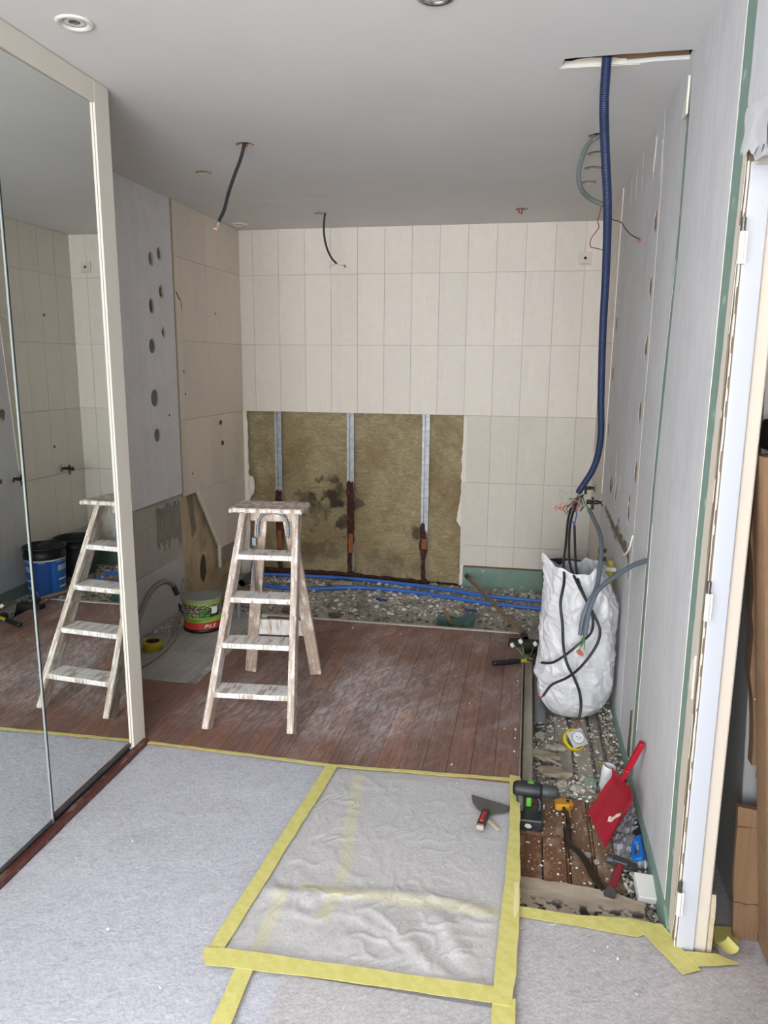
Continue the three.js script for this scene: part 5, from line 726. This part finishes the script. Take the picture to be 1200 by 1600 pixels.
{
  let t = thing('hammer', 'hammer with red handle and steel end lying on the chips', 'hammer', [0.345, -0.028, -2.24]); t.rotation.y = -0.31;
  part('handle', lathe([[0, 0.15], [0.013, 0.149], [0.0145, 0.14], [0.012, 0.1], [0.013, 0.05], [0.011, 0.0]], 18).scale(1, 1, 0.8).rotateX(Math.PI / 2).translate(0, 0, -0.02), std(0x8b1f28, 0.5), t, 'red handle');
  part('end_cap', new THREE.CylinderGeometry(0.0185, 0.0185, 0.012, 20).rotateX(Math.PI / 2).translate(0, 0, 0.13), M.steel, t, 'steel end');
  part('head', [span(-0.026, 0.026, -0.013, 0.013, -0.05, -0.018, 0.005), bar([0.022, 0, -0.034], [0.05, -0.006, -0.042], 0.03, 0.012, [0, 0, 1], 0.003), new THREE.CylinderGeometry(0.015, 0.015, 0.018, 18).rotateZ(Math.PI / 2).toNonIndexed().translate(-0.033, 0, -0.034)], std(0x4a4a4b, 0.5, { metalness: 0.5 }), t, 'grey steel head');
  t = thing('hand_saw', 'small saw with bright blue plastic handle against the green baseboard', 'saw', [0.425, -0.04, -2.37]); t.rotation.set(0, -0.13, 0.55);
  part('handle', solid([[-0.02, -0.07], [0.018, -0.075], [0.024, -0.05], [0.014, 0.04], [0.016, 0.06], [-0.014, 0.06], [-0.022, 0.0]], 0.02, [[[-0.008, -0.045], [0.008, -0.045], [0.004, 0.02], [-0.008, 0.02]]], 0.003).rotateX(-Math.PI / 2), std(0x1670c4, 0.4), t, 'blue plastic handle');
  part('blade', span(-0.018, 0.016, 0.007, 0.012, -0.165, -0.055, 0.0008), std(0x2d3238, 0.5, { metalness: 0.6 }), t, 'dark blade');
  t = thing('tile_offcut', 'white broken tile offcut lying by the door frame', 'tile', [0.418, -0.04, -2.165]); t.rotation.set(0.22, 0.05, -0.1);
  part('offcut', solid([[-0.032, -0.045], [0.02, -0.045], [0.033, -0.03], [0.033, 0.045], [-0.032, 0.045]], 0.026, [], 0.002).rotateX(-Math.PI / 2), std(0xd9d8d4, 0.5), t);
  t = thing('putty_knife', 'wide steel putty knife with red and black handle on the felt patch', 'putty knife', [-0.09, 0.002, -2.42]);
  const o = (g) => g.translate(0.09, 0, 2.42);
  part('blade', o(plateY([[-0.148, -2.514], [-0.005, -2.467], [-0.009, -2.437], [-0.03, -2.42], [-0.06, -2.408], [-0.073, -2.398], [-0.1, -2.406], [-0.122, -2.43], [-0.14, -2.465]], 0.002, 0.0018)), std(0x6f6c68, 0.5, { metalness: 0.55 }), t, 'dull steel blade');
  part('handle', o(bar([-0.087, 0.012, -2.41], [-0.103, 0.016, -2.3], 0.03, 0.018, [1, 0, 0], 0.007)), std(0x3a3331, 0.5), t, 'dark handle');
  part('grip_inlay', o(bar([-0.091, 0.022, -2.385], [-0.1, 0.025, -2.325], 0.015, 0.008, [1, 0, 0], 0.003)), std(0xa32c2a, 0.5), t, 'red inlay');
  part('end_cap', o(bar([-0.101, 0.016, -2.313], [-0.104, 0.016, -2.294], 0.028, 0.019, [1, 0, 0], 0.006)), std(0xa79a8c, 0.5), t);
  single('wood_splinter', bar([-0.078, 0.004, -2.37], [-0.042, 0.004, -2.322], 0.011, 0.004, [1, 0, 0.6], 0.001), std(0xcdbf9f, 0.8), 'pale wood splinter beside the putty knife handle', 'splinter');
}
// rubble: named chunks, then loose chips
const chunkM = [...[0xcfc9be, 0xb9b1a6, 0xc8bca6, 0xa39a8e, 0xe6e2db].map((c) => std(c, 0.95, { map: oldTex, flatShading: true }))];
function chunkGeo(s, flat) { const g = new THREE.IcosahedronGeometry(1, 1), p = g.attributes.position, o = rr(0, 90), tw = rr(0.6, 1.5); for (let i = 0; i < p.count; i++) { const x = p.getX(i), y = p.getY(i), z = p.getZ(i), k = 0.45 + 1.0 * noise(x * 2.3 + o, y * 1.1 + z * 2.6 + o, 401); p.setXYZ(i, x * k * s * tw, Math.sign(y) * Math.min(Math.abs(y), 0.55) * k * s * flat * 1.3, z * k * s * 0.8); } const q = g; q.computeVertexNormals(); return q; }
seed = 1234;
const CH = [[0.12, -2.95, 0.05, 0.25, 2, 'flat pale plaster piece in the opened strip, left of the white pipe end'], [0.16, -2.83, 0.045, 0.3, 2, 'torn pale plaster piece nearest the drill chuck'], [0.11, -3.12, 0.035, 0.3, 0, 'pale plaster lump between the laths below the bag'], [0.17, -3.02, 0.03, 0.5, 0, 'small pale plaster lump left of the yellow socket ring'], [0.19, -2.73, 0.028, 0.7, 0, 'round plaster lump behind the yellow clamp'], [0.25, -2.72, 0.03, 0.35, 4, 'white plaster splinters heap on the middle lath'], [0.33, -2.68, 0.026, 0.4, 1, 'greyish plaster lump under the dustpan tip'],
  [0.255, -2.32, 0.016, 0.4, 4, 'white chip on the brown boards beside the pry bar'], [0.28, -2.29, 0.014, 0.4, 4, 'smaller white chip right of the pry bar bend'], [0.4, -2.25, 0.014, 0.4, 4, 'white chip between hammer head and tile offcut'],
  [-1.34, -5.28, 0.06, 0.5, 0, 'pale plaster slab against the wool behind the stepladder'], [-0.65, -5.42, 0.04, 0.45, 4, 'white plaster heap by the third stud'], [-0.48, -5.37, 0.05, 0.35, 4, 'white plaster heap at the right end of the opening'], [-1.05, -4.78, 0.05, 0.3, 1, 'greenish grey board piece on the rubble below the middle stud'], [-0.42, -4.9, 0.04, 0.35, 2, 'pale plaster lump behind the blue pipes centre'], [-0.36, -4.74, 0.032, 0.8, 0, 'pale plaster lump beside the right blue scrap'], [-0.15, -4.85, 0.04, 0.3, 2, 'flat plaster piece beside the broom handle'], [-1.52, -4.62, 0.06, 0.3, 3, 'grey plaster slab right of the stepladder back leg'], [-1.2, -4.6, 0.055, 0.3, 3, 'grey plaster slab nearest the parquet edge strip'], [-2.02, -4.7, 0.055, 0.5, 2, 'tan plaster lump at the foot of the torn nook wall'], [-1.95, -4.95, 0.06, 0.5, 3, 'grey plaster lump before the far left corner'], [0.02, -4.5, 0.04, 0.35, 1, 'grey plaster lump near the broom head']];
CH.forEach(([x, z, s, f, m, l]) => single('plaster_chunk', chunkGeo(s, f).translate(x, (z < -4.28 || x > 0.02 ? (x > 0.02 && z > -4.28 ? -0.052 : RAW) : 0) + s * f * 0.55, z), chunkM[m], l, 'rubble'));
{
  single('plaster_strip', bar([0.1, -0.042, -2.95], [0.19, -0.035, -2.86], 0.012, 0.006, [1, 0, 1], 0.002), chunkM[0], 'long pale splinter lying across the laths', 'splinter');
  single('green_scrap', solid([[-0.022, -0.03], [0.024, -0.028], [0.02, 0.034], [-0.024, 0.03]], 0.006, [], 0.001).rotateX(-Math.PI / 2).translate(0.298, -0.058, -2.79), std(0x8fa894, 0.8), 'pale green board scrap on a lath left of the white pipe end', 'scrap');
  const geos = [chunkGeo(1, 0.5), chunkGeo(1, 0.3), chunkGeo(1, 0.8)].map((g) => { const q = new THREE.IcosahedronGeometry(1, 0), p = q.attributes.position; for (let i = 0; i < p.count; i++) p.setXYZ(i, p.getX(i) * 1.1, p.getY(i) * 0.45, p.getZ(i) * 0.8); q.computeVertexNormals(); return q; });
  const cols = [0xe2ded8, 0xc8c2b9, 0xaea89f, 0x989188, 0x857a6e, 0xcabfac, 0x726b63, 0xebe8e4].map((c) => new THREE.Color(c));
  function chips(name, label, n, place, smin, smax) {
    const im = new THREE.InstancedMesh(geos[0], std(0xffffff, 0.95, { flatShading: true }), n), mt = new THREE.Matrix4(), q = new THREE.Quaternion();
    for (let i = 0; i < n; i++) { const p = place(), s = smin + (smax - smin) * Math.pow(rnd(), 3.2); q.setFromEuler(new THREE.Euler(rr(-0.5, 0.5), rr(0, 6.3), rr(-0.5, 0.5))); mt.compose(new THREE.Vector3(p[0], p[1] + s * 0.25, p[2]), q, new THREE.Vector3(s, s * rr(0.5, 1.4), s * rr(0.5, 1.3))); im.setMatrixAt(i, mt); im.setColorAt(i, cols[Math.floor(rnd() * (Math.min(8, p[3] ?? 8)))]); }
    im.name = numbered(name); im.castShadow = im.receiveShadow = true; scene.add(im); tag(im, label, 'rubble', null, 'stuff');
  }
  chips('rubble', 'scattered plaster chips and grit over the back floor', 7500, () => { const a = rnd(); if (a < 0.2) return [rr(-2.1, 0.42), RAW, -5.25 - Math.pow(rnd(), 1.5) * 0.2]; if (a < 0.3) return [rr(-2.12, -1.9), RAW, rr(-5.3, -4.3)]; return [rr(-2.1, 0.42), RAW, rr(-5.4, -4.3)]; }, 0.002, 0.021);
  chips('rubble', 'white chips and grit along the opened strip', 5200, () => { const a = rnd(); if (a < 0.32) return [rr(0.385, 0.442), -0.066 + rr(0, 0.012), rr(-3.7, -2.05)]; if (a < 0.5) return [rr(0.29, 0.44), -0.06, rr(-2.32, -1.97)]; if (a < 0.62) return [0.24 + (rnd() + rnd() - 1) * 0.09, -0.058, -2.74 + (rnd() + rnd() - 1) * 0.09, 9]; if (a < 0.86) return [rr(0.08, 0.36), -0.068, rr(-3.35, -2.66), 6]; return [rr(0.035, 0.4), -0.066, rr(-4.2, -2.62)]; }, 0.0015, 0.0105);
  chips('rubble', 'fine grit on the brown boards and beam', 700, () => [rr(0.035, 0.38), -0.05, rr(-2.62, -1.98)], 0.0012, 0.006);
  chips('rubble', 'grit along the foot of the nook wall', 500, () => [rr(-2.12, -1.99), -0.012, rr(-4.28, -2.7)], 0.002, 0.012);
  chips('rubble', 'a few white flakes on felt, tape and parquet', 150, () => { const x = rr(-1.4, 0.4), z = rnd() > 0.4 ? rr(-2.6, -1.4) : rr(-4.2, -2.7); return z < -2.65 ? [Math.min(x, 0), 0.0, z, 2] : [x > 0.03 ? rr(0.04, 0.4) : x, x > 0.03 ? -0.003 : 0.001, x > 0.03 ? rr(-1.93, -1.6) : z, 2]; }, 0.0012, 0.006);
}
// ================= HALL =================
{
  const cb = std(0xffffff, 0.85, { map: pix(512, 0.8, (u, v) => { const n = fbm(u * 7, v * 5, 4, 421, 0), r = noise(u * 120, v * 2, 423), k = (n - 0.5) * 26 + (r - 0.5) * 10; return [140 + k, 110 + k * 0.9, 82 + k * 0.8]; }) });
  const lean = (x0, x1, w, y0, y1, z0, z1, rag) => { const pts = [[x0, y0], [x0 + w, y0 + (rag ? 0.03 : 0)], [x1 + w, y1], [x1, y1]]; return plateZ(rag ? jag(pts, 0.06, 0.006) : pts, z1, z0 - z1); };
  const dl = thing('door_leaf', 'grey unhung door leaf leaning upright behind the doorway', 'door', [0.66, 0, -2.4]); const o = (g, a) => g.translate(-a[0], 0, -a[1]);
  part('leaf', o(lean(0.647, 0.556, 0.042, -0.004, 1.95, -2.055, -2.78), [0.66, -2.4]), std(0x9fa09e, 0.7), dl);
  part('edge_band', o(lean(0.648, 0.557, 0.04, -0.002, 1.94, -2.052, -2.055), [0.66, -2.4]), std(0xa9acad, 0.6), dl);
  const s = thing('slatted_panel', 'dark slatted panel standing behind the cardboard in the hall', 'panel', [0.75, 0, -2.2]);
  for (let i = 0; i < 14; i++) part('slat', bar([-0.055, 0.12 + i * 0.045, 0.06], [0.07, 0.09 + i * 0.045, 0.06], 0.012, 0.03, [0, 0, 1], 0.002), std(0x5a5142, 0.8), s);
  part('frame', [span(-0.06, -0.05, 0, 0.78, 0.0, 0.05, 0.002), span(0.07, 0.085, 0, 0.78, 0.0, 0.05, 0.002), span(-0.06, 0.085, 0, 0.02, 0.0, 0.05, 0.002)], std(0x463e33, 0.8), s);
  const a = thing('cardboard_sheet', 'brown cardboard sheet with a ragged torn lower end wedged behind the big box', 'cardboard', [0.64, 0.5, -2.1]);
  part('sheet', lean(0.628, 0.552, 0.07, 0.5, 1.3, -2.0, -2.04, true).translate(-0.64, -0.5, 2.1), cb, a);
  part('torn_flap', plateZ(jag([[0.635, 0.56], [0.69, 0.55], [0.68, 0.47], [0.655, 0.44], [0.635, 0.48]], 0.03, 0.005), -1.985, 0.004).translate(-0.64, -0.5, 2.1), cb, a, 'torn hanging flap');
  part('hand_hole', plateZ(rect(0.628, 0.645, 0.83, 0.865), -1.9895, 0.0008).translate(-0.64, -0.5, 2.1), std(0x4a3524, 0.9), a, 'dark hand hole');
  part('tie', bar([0.61, 0.7, -1.985], [0.665, 0.655, -1.98], 0.005, 0.003, [0, 0, 1], 0.001).translate(-0.64, -0.5, 2.1), std(0xd0c4b0, 0.6), a, 'pale plastic tie');
  const b = thing('cardboard_box', 'tall flat cardboard box leaning on the wall beyond the doorway', 'box', [0.85, 0, -2.1]);
  part('panel', lean(0.683, 0.54, 0.4, -0.002, 1.345, -1.875, -1.96).translate(-0.85, 0, 2.1), cb, b);
  part('hand_hole', [plateZ(rect(0.585, 0.612, 1.14, 1.17), -1.8745, 0.001), plateZ(rect(0.628, 0.65, 0.84, 0.865), -1.8745, 0.001)].map((g) => g.translate(-0.85, 0, 2.1)), std(0x2e2a28, 0.9), b, 'dark hand holes');
  part('strap', bar([0.622, 0.63, -1.873], [0.9, 0.63, -1.873], 0.016, 0.003, [0, 1, 0], 0.0005).translate(-0.85, 0, 2.1), M.black, b, 'black strap');
  const c = thing('cardboard_sheet', 'short creased cardboard strip standing on the felt before the grey door leaf', 'cardboard', [0.645, 0, -1.985]);
  part('strip', plateZ(jag([[-0.026, -0.004], [0.036, -0.004], [0.034, 0.12], [0.03, 0.26], [0.012, 0.4], [0.0, 0.39], [-0.05, 0.395], [-0.045, 0.3], [-0.036, 0.12]], 0.05, 0.003), 0, 0.018), cb, c);
  for (const r of [rect(-0.038, 0.033, 0.105, 0.109), rect(-0.046, 0.016, 0.335, 0.339)]) part('crease', plateZ(jag(r, 0.02, 0.003), 0.0178, 0.0012), std(0x5f4732, 0.9), c, 'dark crease');
  single('black_case', new RoundedBoxGeometry(0.42, 0.075, 0.14, 2, 0.01).rotateZ(-0.02).translate(0.775, 1.386, -1.94), M.black, 'black flat case lying on top of the tall cardboard box', 'case');
  single('plum_cloth', grid(16, 12, (u, v) => [0.575 + u * 0.3, 1.43 + 0.055 * Math.sin(u * 3.1) * Math.sin(v * 3.1) + 0.02 * fbm(u * 5, v * 5, 3, 431), -1.875 - v * 0.12]), std(0x4b3338, 0.9, { side: THREE.DoubleSide }), 'crumpled dark plum cloth on the black case', 'cloth');
  const hl = thing('hall_lamp', 'globe ceiling lamp of the hall beyond the doorway', 'lamp', [1.2, CEIL, -1.6]);
  part('base', lathe([[0, 0], [0.06, 0], [0.06, -0.02], [0, -0.03]].reverse(), 24), M.white, hl);
  part('bulb', new THREE.SphereGeometry(0.06, 24, 16).translate(0, -0.147, 0), std(0xfff0dd, 0.4, { emissive: new THREE.Color(1, 0.85, 0.65), emissiveIntensity: 1.5 }), hl);
  part('stem', new THREE.CylinderGeometry(0.008, 0.008, 0.07, 10).translate(0, -0.06, 0), M.white, hl);
}
renderer.render(scene, camera);
